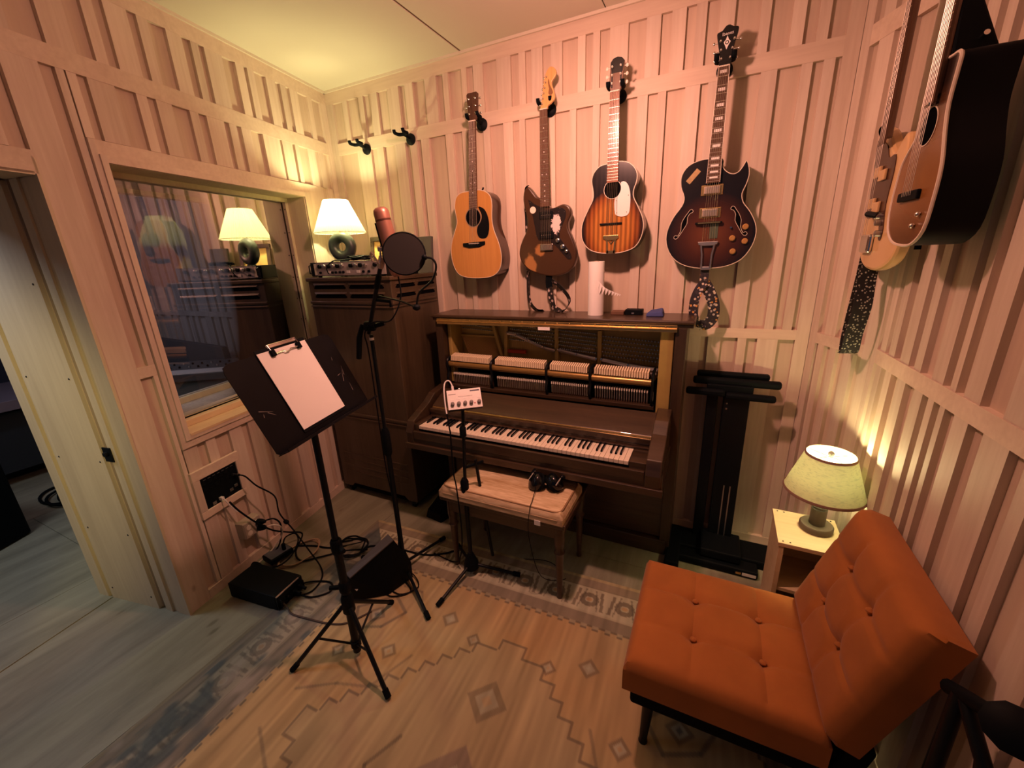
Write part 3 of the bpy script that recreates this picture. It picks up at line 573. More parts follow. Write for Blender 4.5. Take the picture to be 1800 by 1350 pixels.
# fallboard, keybed, arms
MB().hexa([(1.03,-0.335,0.862),(2.355,-0.335,0.862),(2.355,-0.485,0.790),(1.03,-0.485,0.790)], [(1.03,-0.335,0.880),(2.355,-0.335,0.880),(2.355,-0.487,0.808),(1.03,-0.487,0.808)]).build('fallboard', M_['piano'], pn, bevel=0.003)
fh = MB().tube([(1.04,-0.490,0.803),(2.35,-0.490,0.803)], 0.0055, 8).build('fallboard_hinge', M_['brass'], pn, smooth=True)
pb('fallboard_lip', 1.03, 2.35, -0.512, -0.485, 0.772, 0.800, 'piano', 0.004); pb('nameboard', 1.03, 2.35, -0.508, -0.49, 0.745, 0.772, 'piano', 0.002); pb('nameboard_bead', 1.03, 2.35, -0.517, -0.505, 0.748, 0.757, 'bench', 0.002)
pb('keybed', 0.965, 2.425, -0.675, -0.30, 0.60, 0.692, 'piano', 0.006); pb('key_slip', 1.02, 2.345, -0.682, -0.662, 0.665, 0.714, 'piano', 0.003); pb('keybed_moulding', 0.96, 2.43, -0.690, -0.672, 0.600, 0.636, 'piano', 0.004)
pb('key_block', 1.018, 1.044, -0.66, -0.512, 0.69, 0.752, 'piano', 0.003); pb('key_block', 2.272, 2.348, -0.66, -0.512, 0.69, 0.746, 'piano', 0.003)
for x0, x1 in ((0.968, 1.018), (2.348, 2.418)):
    MB(Matrix(((0,1,0,0),(1,0,0,0),(0,0,1,0),(0,0,0,1)))).prism(smooth_curve([(-0.30,0.60),(-0.678,0.60),(-0.685,0.70),(-0.66,0.768),(-0.58,0.800),(-0.50,0.830),(-0.43,0.875),(-0.30,0.895)], 1), x0, x1).build('arm', M_['piano'], pn, bevel=0.005)
pb('knee_panel', 1.02, 2.41, -0.285, -0.262, 0.10, 0.60, 'piano', 0.003); pb('toe_rail', 0.99, 2.44, -0.31, -0.035, 0.0, 0.09, 'piano', 0.004)
for xx in (1.66, 1.72, 1.78): MB().box(xx-0.016, xx+0.016, -0.40, -0.30, 0.055, 0.068).build('pedal', M_['brass'], pn, bevel=0.004)
# keys
X0, KW = 1.0473, 1.222/52
mk = mat('ivory_key', (0.82, 0.74, 0.60), 0.35, noise=0.06, nscale=30)
wk = MB().box(-KW/2+0.0006, KW/2-0.0006, -0.655, -0.508, 0.722, 0.742).build('white_key', mk, pn, bevel=0.0012, seg=1); bkk = None
base = Vector(wk.location)
for i in range(52):
    xx = X0+KW*(i+0.5)
    if i == 0: wk.location = base+Vector((xx,0,0))
    else: c_ = wk.copy(); COL.objects.link(c_); c_.location = base+Vector((xx,0,0))
bk = MB().hexa([(-0.0055,-0.605,0.742),(0.0055,-0.605,0.742),(0.0055,-0.508,0.742),(-0.0055,-0.508,0.742)], [(-0.0045,-0.598,0.753),(0.0045,-0.598,0.753),(0.0045,-0.508,0.754),(-0.0045,-0.508,0.754)]).build('black_key', M_['black_gloss'], pn, bevel=0.001, seg=1)
kk = 0; b0 = Vector(bk.location)
for i in range(51):
    if (i+5) % 7 in (0, 1, 3, 4, 5):      # white keys start on A
        o = bk if kk == 0 else bk.copy()
        if kk: COL.objects.link(o)
        o.location = b0+Vector((X0+KW*(i+1), 0, 0)); kk += 1
# ------------------------------------------------------------------ things on the piano
t = thing('paper_roll', 'tall white paper roll standing on the piano lid', 'paper roll', (1.972, -0.16, 1.352))
MB().lathe([(0.015,0),(0.043,0),(0.043,0.285),(0.015,0.285)], (1.972,-0.16,1.352), n=28).build('roll', M_['paper'], t, smooth=True)
MB().lathe([(0.0145,0.001),(0.0145,0.288)], (1.972,-0.16,1.352), n=16).build('core', mat('card_core', (0.35,0.27,0.2), 0.9), t, smooth=True)
MB().add(smooth_curve([(1.990,-0.199,1.54),(2.03,-0.19,1.50),(2.075,-0.165,1.475),(2.105,-0.15,1.462)], 3, False)+smooth_curve([(1.990,-0.199,1.47),(2.03,-0.19,1.462),(2.075,-0.165,1.455),(2.105,-0.15,1.452)], 3, False), [(i, i+1, 11+i-1+0, 10+i) for i in range(9)]).build('loose_sheet', M_['paper'], t)
tag(MB().box(2.055, 2.125, -0.155, -0.095, 1.352, 1.372).build('card_box', mat('brown_card', (0.14,0.07,0.04), 0.8), bevel=0.003), 'small brown card box lying beside the paper roll', 'box')
t = thing('black_tin', 'small black tin with a bright catch on the piano lid', 'tin', (2.175, -0.115, 1.352))
MB().box(2.13, 2.22, -0.145, -0.085, 1.352, 1.381).build('body', M_['black'], t, bevel=0.003); MB().box(2.165, 2.178, -0.148, -0.145, 1.358, 1.366).build('catch', M_['chrome'], t)
tag(MB().hexa([(2.245,-0.20,1.3525),(2.335,-0.19,1.3525),(2.330,-0.085,1.3525),(2.25,-0.09,1.3525)], [(2.25,-0.19,1.372),(2.325,-0.182,1.380),(2.320,-0.093,1.388),(2.258,-0.098,1.376)]).build('blue_cloth', mat('blue_cloth', (0.05,0.07,0.22), 0.9, bump=0.3, nscale=40), bevel=0.006), 'folded blue cloth at the end of the piano lid', 'cloth')

# ------------------------------------------------------------------ padded cushions (tufted, piped)
def pad(name, P0, U, V, T, m, parent, nu=40, nv=40, rnd=0.045, buttons=(), seams=(), dip=0.022, crown=0.015):
    """slab whose face bulges between buttons; P0 a corner of its underside, U and V the sides, T the thickness vector"""
    P0, U, V, T = map(Vector, (P0, U, V, T)); lu, lv, lt = U.length, V.length, T.length; n = T.normalized()
    b = MB(); rows = []
    for i in range(nu+1):
        for j in range(nv+1):
            u, v = i/nu, j/nv; e = min(u*lu, (1-u)*lu, v*lv, (1-v)*lv); r = min(1, e/rnd)
            h = lt-rnd*(1-math.sqrt(max(0, 1-(1-r)**2)))+crown*math.sin(PI*u)*math.sin(PI*v)
            for (bu, bv) in buttons:
                d = math.hypot((u-bu)*lu, (v-bv)*lv); h -= dip*math.exp(-(d/0.028)**2)+dip*0.35*math.exp(-(d/0.07)**2)
            for kind, c in seams:
                d = abs((u if kind == 'u' else v)-c)*(lu if kind == 'u' else lv); h -= dip*0.45*math.exp(-(d/0.010)**2)*r
            b.v.append(P0+U*u+V*v+n*h)
    for i in range(nu):
        for j in range(nv): k = i*(nv+1)+j; b.f.append((k, k+1, k+nv+2, k+nv+1))
    rim = [j for j in range(nv+1)]+[i*(nv+1)+nv for i in range(1, nu+1)]+[nu*(nv+1)+j for j in range(nv-1,-1,-1)]+[i*(nv+1) for i in range(nu-1,0,-1)]
    o = len(b.v); m_ = len(rim)
    for k in rim:
        i, j = divmod(k, nv+1); b.v.append(P0+U*(i/nu)+V*(j/nv))
    for k in range(m_): b.f.append((rim[k], rim[(k+1)%m_], o+(k+1)%m_, o+k))
    b.f.append(tuple(o+k for k in range(m_)))
    ob = b.build(name, m, parent, smooth=True)
    for (bu, bv) in buttons:
        pt = P0+U*bu+V*bv+n*(lt+crown*math.sin(PI*bu)*math.sin(PI*bv)-dip*1.30)
        MB().ball(pt, 0.011, 10, (1,1,0.7)).build('button', m, ob, smooth=True)
    return ob
# ------------------------------------------------------------------ piano bench, cushion, headphones
bn = thing('piano_bench', 'dark mahogany piano bench with slim turned legs in front of the keyboard', 'bench', (1.68, -0.67, 0))
MB().box(1.325, 2.035, -0.885, -0.46, 0.445, 0.472).build('top', M_['bench'], bn, bevel=0.006)
for y0, y1 in ((-0.865,-0.848),(-0.495,-0.478)): MB().box(1.36, 2.0, y0, y1, 0.375, 0.445).build('apron', M_['bench'], bn, bevel=0.002)
for x0, x1 in ((1.352,1.369),(1.992,2.009)): MB().box(x0, x1, -0.85, -0.495, 0.375, 0.445).build('apron', M_['bench'], bn, bevel=0.002)
for lx in (1.372, 1.99):
    for ly in (-0.84, -0.50):
        MB().lathe([(0.014,0),(0.016,0.012),(0.0125,0.03),(0.019,0.20),(0.021,0.27),(0.028,0.285),(0.021,0.30),(0.024,0.33),(0.027,0.345),(0.027,0.445)], (lx,ly,0.0), n=16).build('leg', M_['bench'], bn, smooth=True)
mpine = wood('woodgrain_print_cloth', (0.42,0.27,0.13), (0.80,0.64,0.42), 0, 14, 0.16, 0.8, 0.0)
cu = thing('seat_cushion', 'cream cushion with a woodgrain print and piped edge on the piano bench', 'cushion', (1.68, -0.72, 0.472))
pad('cover', (1.335,-0.895,0.473), (0.69,0,0), (0,0.32,0), (0,0,0.066), mpine, cu, 44, 30, 0.030, (), (), 0.01, 0.012)
def rr(x0, x1, y0, y1, z, r, n=6):
    P = []
    for cx, cy, a in ((x1-r,y1-r,0),(x0+r,y1-r,90),(x0+r,y0+r,180),(x1-r,y0+r,270)):
        for k in range(n+1): an = math.radians(a+90*k/n); P.append((cx+r*math.cos(an), cy+r*math.sin(an), z))
    return P
MB().tube(rr(1.349, 2.011, -0.881, -0.589, 0.534, 0.035), 0.0045, 6, True).build('piping', mat('brown_piping', (0.30,0.18,0.09), 0.8), cu, smooth=True)
MB().tube(rr(1.337, 2.023, -0.893, -0.577, 0.500, 0.03), 0.004, 6, True).build('piping', mat('pale_piping', (0.55,0.40,0.24), 0.8), cu, smooth=True)
MB().box(1.885, 1.915, -0.899, -0.896, 0.452, 0.478).build('care_tag', M_['paper'], cu)
hp = thing('headphones', 'black closed-back headphones lying on the bench cushion', 'headphones', (1.885, -0.72, 0.545))
for cx_, cy_, ax in ((1.825,-0.735,(-0.75,-0.45,0.48)), (1.925,-0.70,(0.7,0.35,0.62))):
    c_ = (cx_, cy_, 0.585)
    MB().lathe([(0.001,-0.022),(0.046,-0.022),(0.050,-0.012),(0.050,0.006),(0.044,0.016),(0.030,0.022),(0.001,0.022)], c_, ax, 24, False).build('earcup', M_['black_gloss'], hp, smooth=True)
    MB().tube([Vector(c_)-Vector(ax).normalized()*0.024+(Vector(ax).orthogonal().normalized()*math.cos(a)+Vector(ax).normalized().cross(Vector(ax).orthogonal().normalized())*math.sin(a))*0.034 for a in [2*PI*k/20 for k in range(20)]], 0.016, 8, True).build('ear_pad', M_['black_soft'], hp, smooth=True)
MB().tube(smooth_curve([(1.80,-0.72,0.605),(1.815,-0.66,0.625),(1.87,-0.605,0.630),(1.935,-0.61,0.628),(1.965,-0.66,0.62),(1.955,-0.70,0.61)], 5, False), 0.011, 8).build('headband', M_['black_soft'], hp, smooth=True)
for sx in (1.80, 1.945): MB().tube([(sx,-0.76,0.60),(sx+0.014,-0.73,0.625),(sx+0.012,-0.69,0.62)], 0.0035, 6).build('yoke', M_['chrome'], hp, smooth=True)
cable('cord', [(1.845,-0.775,0.575),(1.86,-0.86,0.552),(1.865,-0.905,0.53),(1.86,-0.91,0.38),(1.90,-0.86,0.12),(1.98,-0.70,0.004),(1.85,-0.62,0.004),(1.70,-0.66,0.004)], 0.0018, M_['black'], hp)
ft = thing('foot_pedal', 'black foot pedal on the floor under the piano keyboard', 'pedal', (0.99, -0.47, 0))
MB().hexa([(0.92,-0.54,0),(1.06,-0.56,0),(1.10,-0.40,0),(0.95,-0.38,0)], [(0.93,-0.53,0.05),(1.05,-0.55,0.05),(1.09,-0.41,0.12),(0.96,-0.39,0.12)]).build('housing', M_['black'], ft, bevel=0.006)
MB().hexa([(0.935,-0.53,0.055),(1.045,-0.55,0.055),(1.08,-0.42,0.125),(0.965,-0.40,0.125)], [(0.94,-0.53,0.066),(1.04,-0.55,0.066),(1.075,-0.42,0.137),(0.97,-0.40,0.137)]).build('treadle', M_['black_soft'], ft, bevel=0.003)

# ------------------------------------------------------------------ tall speaker cabinet
OX0, OX1, OY0, OY1 = 0.118, 0.822, -0.492, -0.03
sc_ = thing('speaker_cabinet', 'tall walnut rotary speaker cabinet with louvred slots in the corner by the window', 'speaker', (0.47, -0.26, 0))
MB().box(OX0, OX1, OY0, OY1, 0.055, 1.575).build('body', M_['walnut'], sc_, bevel=0.004)
MB().box(OX0-0.006, OX1+0.012, OY0-0.014, OY1, 1.575, 1.600).build('top_board', M_['walnut_h'], sc_, bevel=0.006)
for zz, hh in ((1.432, 0.018), (1.412, 0.010), (0.655, 0.018), (0.632, 0.008)):
    MB().box(OX0-0.001, OX1+0.010, OY0-0.010, OY1-0.02, zz, zz+hh).build('moulding', M_['walnut_h'], sc_, bevel=0.004)
def slot(x0, x1, z, h, face):
    """louvre: dark opening with a pointed end and a slat above it"""
    pts = [(x0,z+h*0.2),(x0+0.012,z),(x1-0.012,z),(x1,z+h*0.2),(x1-0.02,z+h),(x0+0.02,z+h)]
    F_ = Matrix() if face == 'f' else Matrix(((0,-1,0,0),(1,0,0,0),(0,0,1,0),(0,0,0,1)))
    if face == 'f': MB().prism(pts, OY0-0.0012, OY0+0.01).build('louvre_opening', M_['dark_gap'], sc_); MB().hexa([(x0,OY0,z+h),(x1,OY0,z+h),(x1,OY0,z+h+0.012),(x0,OY0,z+h+0.012)], [(x0+0.01,OY0-0.008,z+h),(x1-0.01,OY0-0.008,z+h),(x1,OY0-0.001,z+h+0.012),(x0,OY0-0.001,z+h+0.012)]).build('louvre_slat', M_['walnut_h'], sc_)
    else:
        MB(F_).prism(pts, -OX1-0.0012, -OX1+0.01).build('louvre_opening', M_['dark_gap'], sc_); MB(F_).hexa([(x0,-OX1,z+h),(x1,-OX1,z+h),(x1,-OX1,z+h+0.012),(x0,-OX1,z+h+0.012)], [(x0+0.01,-OX1-0.008,z+h),(x1-0.01,-OX1-0.008,z+h),(x1,-OX1-0.001,z+h+0.012),(x0,-OX1-0.001,z+h+0.012)]).build('louvre_slat', M_['walnut_h'], sc_)
for z_ in (1.527, 1.470):
    for a, b in ((0.165,0.455),(0.480,0.770)): slot(a, b, z_, 0.026, 'f')
    for a, b in ((-0.455,-0.265),(-0.245,-0.06)): slot(a, b, z_, 0.024, 's')
for z_ in (0.335, 0.285, 0.235, 0.185): MB().box(0.17, 0.77, OY0-0.004, OY0+0.002, z_, z_+0.010).build('louvre_slat', M_['walnut_h'], sc_, bevel=0.003)
MB().prism([(0.20,0.055),(0.74,0.055),(0.71,0.085),(0.23,0.085)], OY0-0.001, OY0+0.01).build('foot_cutout', M_['dark_gap'], sc_)
for cx_ in (OX0+0.05, OX1-0.05):
    for cy_ in (OY0+0.04, OY1-0.05):
        MB().lathe([(0.024,-0.011),(0.024,0.011)], (cx_, cy_-0.01, 0.024), (1,0,0.0), 14).build('caster', M_['black_metal'], sc_, smooth=True)
        MB().box(cx_-0.012, cx_+0.012, cy_-0.02, cy_+0.015, 0.026, 0.058).build('caster_bracket', M_['steel'], sc_)
# preamp on the cabinet
pr = thing('rack_preamp', 'silver-faced rack preamp with two rows of knobs on top of the walnut cabinet', 'preamp', (0.46, -0.33, 1.600))
MB().box(0.135, 0.775, -0.462, -0.20, 1.606, 1.694).build('chassis', M_['black_metal'], pr, bevel=0.002)
MB().box(0.19, 0.775, -0.467, -0.462, 1.611, 1.690).build('faceplate', mat('silver_faceplate', (0.55,0.50,0.47), 0.4, 0.5), pr)
MB().box(0.14, 0.165, -0.470, -0.462, 1.609, 1.692).build('rack_ear', M_['black_metal'], pr); MB().box(0.167, 0.188, -0.4665, -0.462, 1.615, 1.687).build('lit_gap', M_['cream'], pr)
MB().tube([(0.150,-0.470,1.622),(0.150,-0.490,1.628),(0.150,-0.490,1.674),(0.150,-0.470,1.680)], 0.004, 6).build('handle', M_['black_metal'], pr, smooth=True)
for i, xx in enumerate([0.225,0.265,0.305,0.345,0.385,0.425,0.50,0.54,0.58,0.62,0.70]):
    MB().lathe([(0.013,0),(0.0125,0.012),(0.009,0.014)], (xx,-0.467,1.668), (0,-1,0), 14).build('knob', M_['steel'] if i%2 else M_['black'], pr, smooth=True)
for i, xx in enumerate([0.225,0.30,0.335,0.365,0.40,0.43,0.47,0.555,0.60,0.645]):
    if i in (1,6,7): MB().box(xx-0.014, xx+0.014, -0.470, -0.467, 1.622, 1.638).build('meter_button', M_['white'], pr, bevel=0.001)
    else: MB().lathe([(0.008,0),(0.007,0.010)], (xx,-0.467,1.630), (0,-1,0), 12).build('small_knob', M_['black'], pr, smooth=True)
for fx in (0.18, 0.73):
    for fy in (-0.44, -0.22): MB().lathe([(0.012,0),(0.012,0.007)], (fx,fy,1.600), n=10).build('foot', M_['black_soft'], pr)
cb = []
for k in range(70):
    a = k*0.62; r_ = 0.055+0.012*math.sin(k*1.7); cb.append((0.495+1.25*r_*math.cos(a)+0.015*math.sin(k*0.31), -0.375+0.8*r_*math.sin(a), 1.700+0.016*(0.5+0.5*math.sin(k*0.9))+0.012*(k/70)))
cb += [(0.42,-0.44,1.703),(0.36,-0.472,1.700),(0.325,-0.50,1.665),(0.315,-0.49,1.63),(0.31,-0.478,1.622)]
t = cable('coiled_cable', cb, 0.0038, M_['black'], None, 3); tag(t, 'black cable coiled in a heap on the silver preamp', 'cable')
# wall things behind the microphone
t = thing('picture_frame', 'small dark wooden frame with an amber panel leaning on the wall behind the preamp', 'picture frame', (0.42, -0.06, 1.600))
FP = Matrix.Translation((0.44,-0.105,1.600)) @ Matrix.Rotation(-0.13, 4, 'X')
for a in ((-0.13,0.13,0.225,0.255),(-0.13,0.13,0.0,0.03),(-0.13,-0.10,0.03,0.225),(0.10,0.13,0.03,0.225)): MB(FP).box(a[0],a[1],0,0.02,a[2],a[3]).build('frame_side', M_['bench'], t, bevel=0.002)
MB(FP).box(-0.10,0.10,0.008,0.014,0.03,0.225).build('amber_panel', mat('amber_print', (0.62,0.40,0.12), 0.6, noise=0.3, nscale=14), t)
tag(MB(Matrix.Translation((0.755,-0.085,1.600)) @ Matrix.Rotation(-0.12, 4, 'X')).box(-0.075,0.075,0,0.022,0,0.235).build('slate_panel', mat('grey_slate', (0.10,0.10,0.085), 0.7, noise=0.2, nscale=20), bevel=0.002), 'dark grey slab leaning on the wall at the end of the walnut cabinet', 'panel')
t = thing('power_supply', 'black power supply box with a pale label on the walnut cabinet behind the pop filter', 'power supply', (0.725, -0.30, 1.600))
MB().box(0.655+0.125, 0.822, -0.38, -0.22, 1.601, 1.645).build('body', M_['black'], t, bevel=0.003); MB().box(0.795,0.815,-0.383,-0.380,1.606,1.640).build('label_plate', M_['paper'], t)
# ------------------------------------------------------------------ table lamps
def bulb(o, loc, e, col, r=0.028):
    lamp('lamp_bulb_light', 'POINT', loc, e, col, r)
l1 = thing('table_lamp', 'dark ceramic ring lamp with a glowing pleated shade on the silver preamp', 'lamp', (0.30, -0.325, 1.694))
BX, BY = 0.30, -0.325
mcer = mat('dark_glazed_ceramic', (0.035, 0.045, 0.048), 0.35, spec=0.5)
MB().tube([(BX+0.060*math.cos(a)*0.93, BY+0.060*math.cos(a)*0.35, 1.789+0.060*math.sin(a)) for a in [2*PI*k/36 for k in range(36)]], 0.034, 16, True).build('ring_base', mcer, l1, smooth=True)
MB().lathe([(0.030,0),(0.030,0.006),(0.012,0.012)], (BX,BY,1.694), n=18).build('foot', mcer, l1, smooth=True)
MB().tube([(BX,BY,1.878),(BX,BY,1.95)], 0.006, 10).build('stem', M_['brass'], l1, smooth=True)
MB().lathe([(0.010,0),(0.010,0.035)], (BX,BY,1.93), n=12).build('socket', M_['brass'], l1, smooth=True)
MB().ball((BX,BY,1.985), 0.026, 14).build('bulb', emit('warm_bulb', (1.0,0.80,0.42), 18), l1, smooth=True)
MB().lathe([(0.160,0),(0.074,0.200)], (BX,BY,1.874), n=112, cap=False, wob=lambda k: 0.020 if k%2 else -0.020).build('pleated_shade', shade_mat('pleated_cloth', (0.88,0.84,0.62), 0.6), l1)
for rr_, zz in ((0.160,1.875),(0.074,2.073)): MB().tube([(BX+rr_*math.cos(2*PI*k/40), BY+rr_*math.sin(2*PI*k/40), zz) for k in range(40)], 0.0022, 5, True).build('shade_rim', M_['cream'], l1, smooth=True)
MB().tube([(BX,BY,1.965),(BX+0.045,BY,1.99),(BX+0.03,BY,2.05),(BX,BY,2.075),(BX-0.03,BY,2.05),(BX-0.045,BY,1.99),(BX,BY,1.965)], 0.0016, 5).build('harp', M_['brass'], l1)
MB().ball((BX,BY,2.082), 0.008, 10).build('finial', M_['brass'], l1, smooth=True)
lamp('ring_lamp_light', 'POINT', (BX,BY,2.005), 30, (1.0, 0.88, 0.42), 0.03)

tb = thing('side_table', 'small plywood box table open at the front beside the orange chair', 'side table', (3.00, -0.60, 0))
mply = wood('birch_plywood', (0.62,0.47,0.28), (0.74,0.59,0.38), 0, 8, 0.08, 0.5, 0.04)
TF = Matrix.Translation((3.005,-0.60,0)) @ Matrix.Rotation(-0.02, 4, 'Z')
MB(TF).box(-0.118,0.112,-0.13,0.125,0.515,0.533).build('top_panel', mply, tb, bevel=0.0015); MB(TF).box(-0.112,-0.095,-0.128,0.122,0,0.515).build('side_panel', mply, tb); MB(TF).box(0.090,0.107,-0.128,0.122,0,0.515).build('side_panel', mply, tb)
MB(TF).box(-0.095,0.090,0.105,0.122,0,0.515).build('back_panel', mply, tb); MB(TF).box(-0.095,0.090,-0.125,0.105,0.10,0.117).build('shelf', mply, tb); MB(TF).box(-0.095,0.090,-0.125,0.105,0.300,0.315).build('shelf', mply, tb)
for sx in (-0.10,-0.075,0.07,0.095):
    for sy in (-0.115,0.11): MB(TF).lathe([(0.0035,0),(0.003,0.0012)], (sx,sy,0.533), n=8).build('screw', M_['black_metal'], tb)
l2 = thing('table_lamp', 'turned dark wood lamp with a speckled linen shade on the plywood side table', 'lamp', (3.035, -0.572, 0.533))
LX, LY = 3.035, -0.572
mdw = mat('dark_turned_wood', (0.10,0.062,0.045), 0.6)
MB().lathe([(0.058,0),(0.060,0.004),(0.060,0.022),(0.056,0.027),(0.028,0.027),(0.028,0.100),(0.024,0.104),(0.024,0.108),(0.030,0.113),(0.024,0.118),(0.022,0.124),(0.030,0.130),(0.022,0.136),(0.021,0.143),(0.028,0.150),(0.020,0.156),(0.014,0.160),(0.012,0.20)], (LX,LY,0.533), n=32).build('turned_base', mdw, l2, smooth=True)
MB().ball((LX,LY,0.835), 0.028, 14).build('bulb', emit('warm_bulb_small', (1.0,0.82,0.50), 12), l2, smooth=True)
MB().lathe([(0.012,0),(0.012,0.07)], (LX,LY,0.733), n=12).build('socket', M_['brass'], l2, smooth=True)
RB, RT, ZB, ZT = 0.138, 0.083, 0.712, 0.882
MB().lathe([(RB,0),(RT,ZT-ZB)], (LX,LY,ZB), n=48, cap=False).build('linen_shade', shade_mat('speckled_linen', (0.80,0.70,0.46), 0.35, 0.22), l2, smooth=True)
MB().lathe([(RB-0.002,0.001),(RT-0.002,ZT-ZB-0.001)], (LX,LY,ZB), n=48, cap=False).build('shade_lining', shade_mat('glow_tinted_lining', (0.66,0.86,0.80), 0.3), l2, smooth=True)  # cyan of the overexposed glow is put into the lining's colour
mtrim = mat('brown_trim', (0.32,0.19,0.14), 0.8)
for rr_, zz in ((RB,ZB),(RT,ZT)): MB().lathe([(rr_+0.002,0.0),(rr_+0.0028,0.002),(rr_+0.0005,0.011),(rr_-0.001,0.011)], (LX,LY,zz-(0.001 if zz==ZB else 0.010)), n=48, cap=False).build('shade_trim', mtrim, l2, smooth=True)
for k in range(3): a = 2*PI*k/3+0.4; MB().tube([(LX,LY,0.868),(LX+RT*math.cos(a),LY+RT*math.sin(a),0.874)], 0.0015, 5).build('spider_arm', M_['brass'], l2)
MB().tube([(LX,LY,0.80),(LX+0.05,LY,0.83),(LX+0.03,LY,0.86),(LX,LY,0.870),(LX-0.03,LY,0.86),(LX-0.05,LY,0.83),(LX,LY,0.80)], 0.0016, 5).build('harp', M_['brass'], l2)
MB().ball((LX,LY,0.882), 0.0115, 12).build('finial', mat('grey_finial', (0.35,0.30,0.26), 0.5), l2, smooth=True)
lamp('linen_lamp_light', 'POINT', (LX,LY,0.845), 26, (1.0, 0.78, 0.36), 0.03)

# ------------------------------------------------------------------ orange slipper chair
mvel = mat('orange_velvet', (0.36, 0.125, 0.028), 0.8, noise=0.28, nscale=6, sheen=0.15, spec=0.2)
ch = thing('slipper_chair', 'burnt orange velvet slipper chair with button tufting and dark legs', 'chair', (2.70, -1.12, 0))
B4 = ((0.36,0.34),(0.36,0.67),(0.73,0.34),(0.73,0.67))
pad('seat', (2.40,-1.386,0.285), (0.56,0,0), (0,0.531,0), (0,0,0.125), mvel, ch, 48, 48, 0.04, B4, (('v',0.34),('v',0.67),('u',0.36),('u',0.73)), 0.016, 0.012)
bu = Vector((0.135,0,0.43))
pad('backrest', (3.015,-1.390,0.375), (0,0.535,0), tuple(bu), (-0.095,0,0.0298), mvel, ch, 48, 48, 0.045, ((0.34,0.36),(0.67,0.36),(0.34,0.70),(0.67,0.70)), (('u',0.34),('u',0.67),('v',0.36),('v',0.70)), 0.016, 0.012)
MB().box(2.425, 2.96, -1.372, -0.870, 0.215, 0.287).build('seat_base', M_['black_soft'], ch, bevel=0.01)
MB().hexa([(2.955,-1.375,0.215),(3.02,-1.375,0.215),(3.02,-0.87,0.215),(2.955,-0.87,0.215)], [(3.000,-1.375,0.39),(3.055,-1.375,0.39),(3.055,-0.87,0.39),(3.000,-0.87,0.39)]).build('back_post', M_['black_soft'], ch, bevel=0.006)
for lx, ly, dx, dy in ((2.485,-1.325,-0.01,-0.01),(2.485,-0.915,-0.01,0.01),(2.92,-1.325,0.03,-0.01),(2.92,-0.915,0.03,0.01)):
    MB().tube([(lx,ly,0.225),(lx+dx*0.5,ly+dy*0.5,0.12),(lx+dx,ly+dy,0.025),(lx+dx,ly+dy,0.009)], [0.021,0.017,0.013,0.016], 12).build('leg', M_['black_metal'], ch, smooth=True)

# ------------------------------------------------------------------ stands
def tripod(par, cx, cy, hub_z, feet, r=0.0095, mat_='black_metal', foot_r=0.0125):
    for fx, fy in feet:
        a = Vector((cx,cy,hub_z)); b = Vector((fx,fy,0.0215)); d = (b-a).normalized()
        lg = MB().tube([a+d*0.02, b], r, 8).build('leg', M_[mat_], par, smooth=True)
        MB().tube([b-d*0.035, b+d*0.006], foot_r, 8).build('rubber_foot', M_['black_soft'], lg, smooth=True)
def hub(par, cx, cy, z0, z1, r0, r1): MB().lathe([(r1*0.8,z0-0.004),(r0,z0),(r0*0.96,z0+(z1-z0)*0.35),(r1,z1)], (cx,cy,0), n=10).build('hub', M_['black'], par, smooth=True)
# music stand
ms = thing('music_stand', 'black music stand with a wide solid desk and tripod legs on the rug', 'music stand', (1.27, -1.50, 0))
mx_, my_ = 1.27, -1.50
MB().tube([(mx_,my_,0.03),(mx_,my_,0.62)], 0.0165, 12).build('lower_tube', M_['black_metal'], ms, smooth=True); MB().tube([(mx_,my_,0.55),(mx_-0.003,my_+0.002,1.085)], 0.0125, 12).build('upper_tube', M_['black_metal'], ms, smooth=True)
MB().lathe([(0.020,0),(0.023,0.01),(0.023,0.055),(0.018,0.065)], (mx_,my_,0.555), n=14).build('collar', M_['black'], ms, smooth=True); MB().tube([(mx_+0.02,my_,0.585),(mx_+0.052,my_-0.012,0.585)], 0.010, 8).build('knob', M_['black'], ms, smooth=True)
MB().lathe([(0.021,0),(0.024,0.01),(0.024,0.04),(0.017,0.05)], (mx_,my_,0.36), n=14).build('collar', M_['black'], ms, smooth=True); MB().tube([(mx_-0.02,my_-0.01,0.38),(mx_-0.055,my_-0.03,0.38)], 0.010, 8).build('knob', M_['black'], ms, smooth=True)
MB().lathe([(0.018,0),(0.026,0.012),(0.026,0.08),(0.020,0.10)], (mx_,my_,0.245), n=14).build('leg_collar', M_['black'], ms, smooth=True)
for fx, fy in ((1.072,-1.676),(1.532,-1.597),(1.220,-1.222)):
    a = Vector((mx_,my_,0.285)); b = Vector((fx,fy,0.021)); d = (b-a).normalized(); h_ = Vector((b.x-a.x,b.y-a.y,0)).normalized()
    lg = MB().tube([a+h_*0.022, b], 0.0095, 8).build('leg', M_['black_metal'], ms, smooth=True); MB().tube([b-d*0.03,b+d*0.005], 0.0125, 8).build('rubber_foot', M_['black_soft'], lg, smooth=True)
    p = a.lerp(b, 0.52); MB().tube([Vector((mx_,my_,0.075))+h_*0.015, p], 0.005, 6).build('brace', M_['black_metal'], ms, smooth=True)
MB().lathe([(0.022,0),(0.022,0.03)], (mx_,my_,0.06), n=12).build('brace_collar', M_['black'], ms, smooth=True)
DU, DV, DN = Vector((-0.178,0.984,0.028)).normalized(), Vector((-0.415,-0.101,0.904)).normalized(), Vector((0.892,0.149,0.427)).normalized()
DM = Matrix((DU, DN, DV)).transposed().to_4x4(); DM.translation = (1.216,-1.455,1.247)
